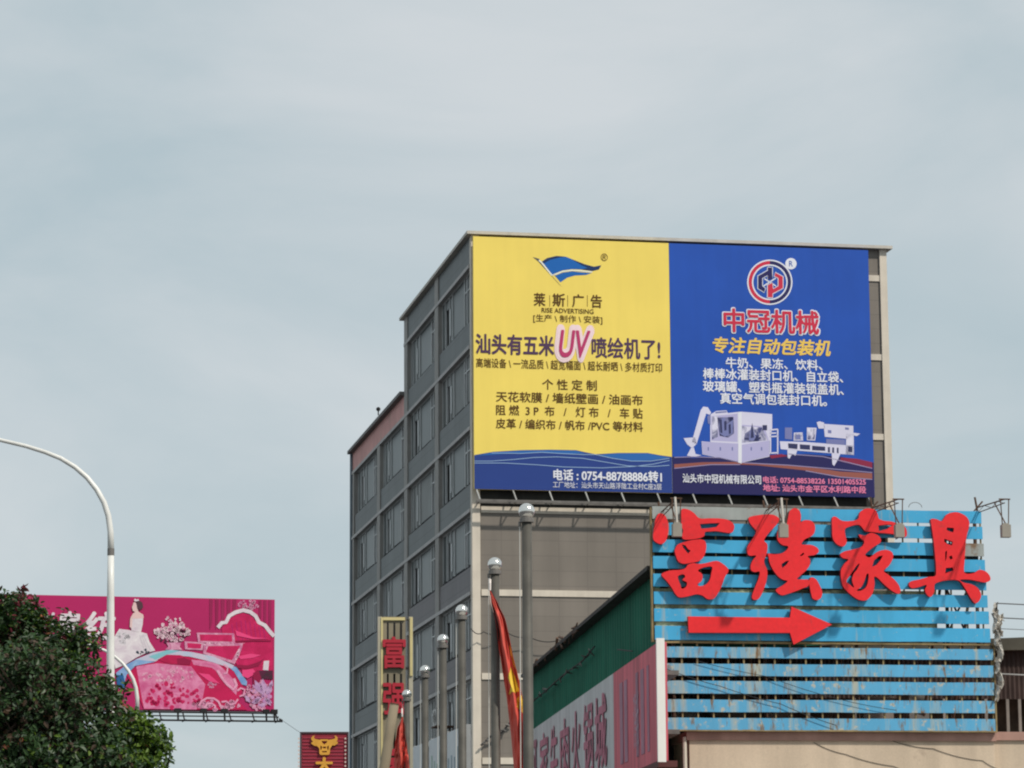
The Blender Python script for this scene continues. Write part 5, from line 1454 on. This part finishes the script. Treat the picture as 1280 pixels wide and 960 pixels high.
# shoots that break the outline
for (px, py, n, ln) in ((28, 733, 14, .24), (44, 745, 10, .16), (33, 741, 10, .18), (0, 764, 7, .12), (62, 772, 6, .12), (92, 788, 6, .12), (120, 806, 6, .12), (135, 842, 5, .1), (152, 868, 6, .12), (175, 888, 6, .14), (200, 905, 6, .14), (214, 936, 8, .16), (206, 952, 6, .12), (15, 752, 6, .12), (160, 850, 4, .1), (78, 786, 5, .1)):
    tip = at(px, py, TY + random.uniform(-.3, .3))
    root_ = tip + Vector((random.uniform(-.05, .03) - 0.04, 0, -ln * 1.9))
    twigs.tube([root_, tip.lerp(root_, 0.4) + rnd_dir() * 0.02, tip], [0.008, 0.006, 0.003], 4)
    for j in range(n * 5):
        f = random.random(); p = tip.lerp(root_, f) + rnd_dir() * 0.02
        nr = (rnd_dir() + Vector((0, -0.4, 0.5))).normalized()
        s_ = random.uniform(0.05, 0.085)
        leaf(p, nr, s_, s_ * 0.5, 5 if px < 90 and random.random() < 0.4 else 1 if random.random() < 0.2 else (2 if (px > 150 and random.random() < .4) else 0))
def leaf_mat(name, c, tr):
    m = mat(name, c, 0.45, spec=0.35, var=0.3, scale=7)
    t = m.node_tree; p = t.nodes['Principled BSDF']
    tb = t.nodes.new('ShaderNodeBsdfTranslucent'); tb.inputs['Color'].default_value = (c[0] * 1.6, c[1] * 1.9, c[2] * 0.8, 1)
    ms = t.nodes.new('ShaderNodeMixShader'); ms.inputs[0].default_value = tr
    t.links.new(p.outputs[0], ms.inputs[1]); t.links.new(tb.outputs[0], ms.inputs[2])
    t.links.new(ms.outputs[0], t.nodes['Material Output'].inputs['Surface'])
    return m
LM = [leaf_mat('leaf_green', (0.032, 0.068, 0.022), 0.14), leaf_mat('leaf_brown_red', (0.055, 0.034, 0.020), 0.1), leaf_mat('leaf_fresh_sunlit', (0.12, 0.19, 0.03), 0.25), leaf_mat('leaf_grey_green', (0.06, 0.09, 0.055), 0.08), mat('orange_flower', (0.55, 0.2, 0.1), 0.6), leaf_mat('leaf_young_red', (0.17, 0.03, 0.045), 0.2)]
lm.build('crown', LM, tree)
twigs.build('twigs', mat('twig_bark', (0.08, 0.055, 0.04), 0.9), tree)
m = MB()
tb_ = Vector((tc_.x, tc_.y, 0))
m.tube([tb_, tb_ + Vector((0.03, 0, 0.8)), tb_ + Vector((-0.02, 0.03, 1.7)), tb_ + Vector((0.02, 0, 2.6))], [0.17, 0.13, 0.12, 0.10], 12)
for (px, py) in ((22, 840), (80, 880), (150, 950), (-40, 880), (-90, 960), (40, 960)):
    e = at(px, py, TY + random.uniform(-.4, .4)); s0 = tb_ + Vector((0, 0, random.uniform(1.5, 2.4)))
    m.tube([s0, s0.lerp(e, 0.45) + Vector((0, 0, -0.12)), e], [0.07, 0.045, 0.012], 8)
m.build('trunk', mat('tree_bark', (0.13, 0.10, 0.075), 0.9, var=0.3, scale=6, bump=0.4), tree)
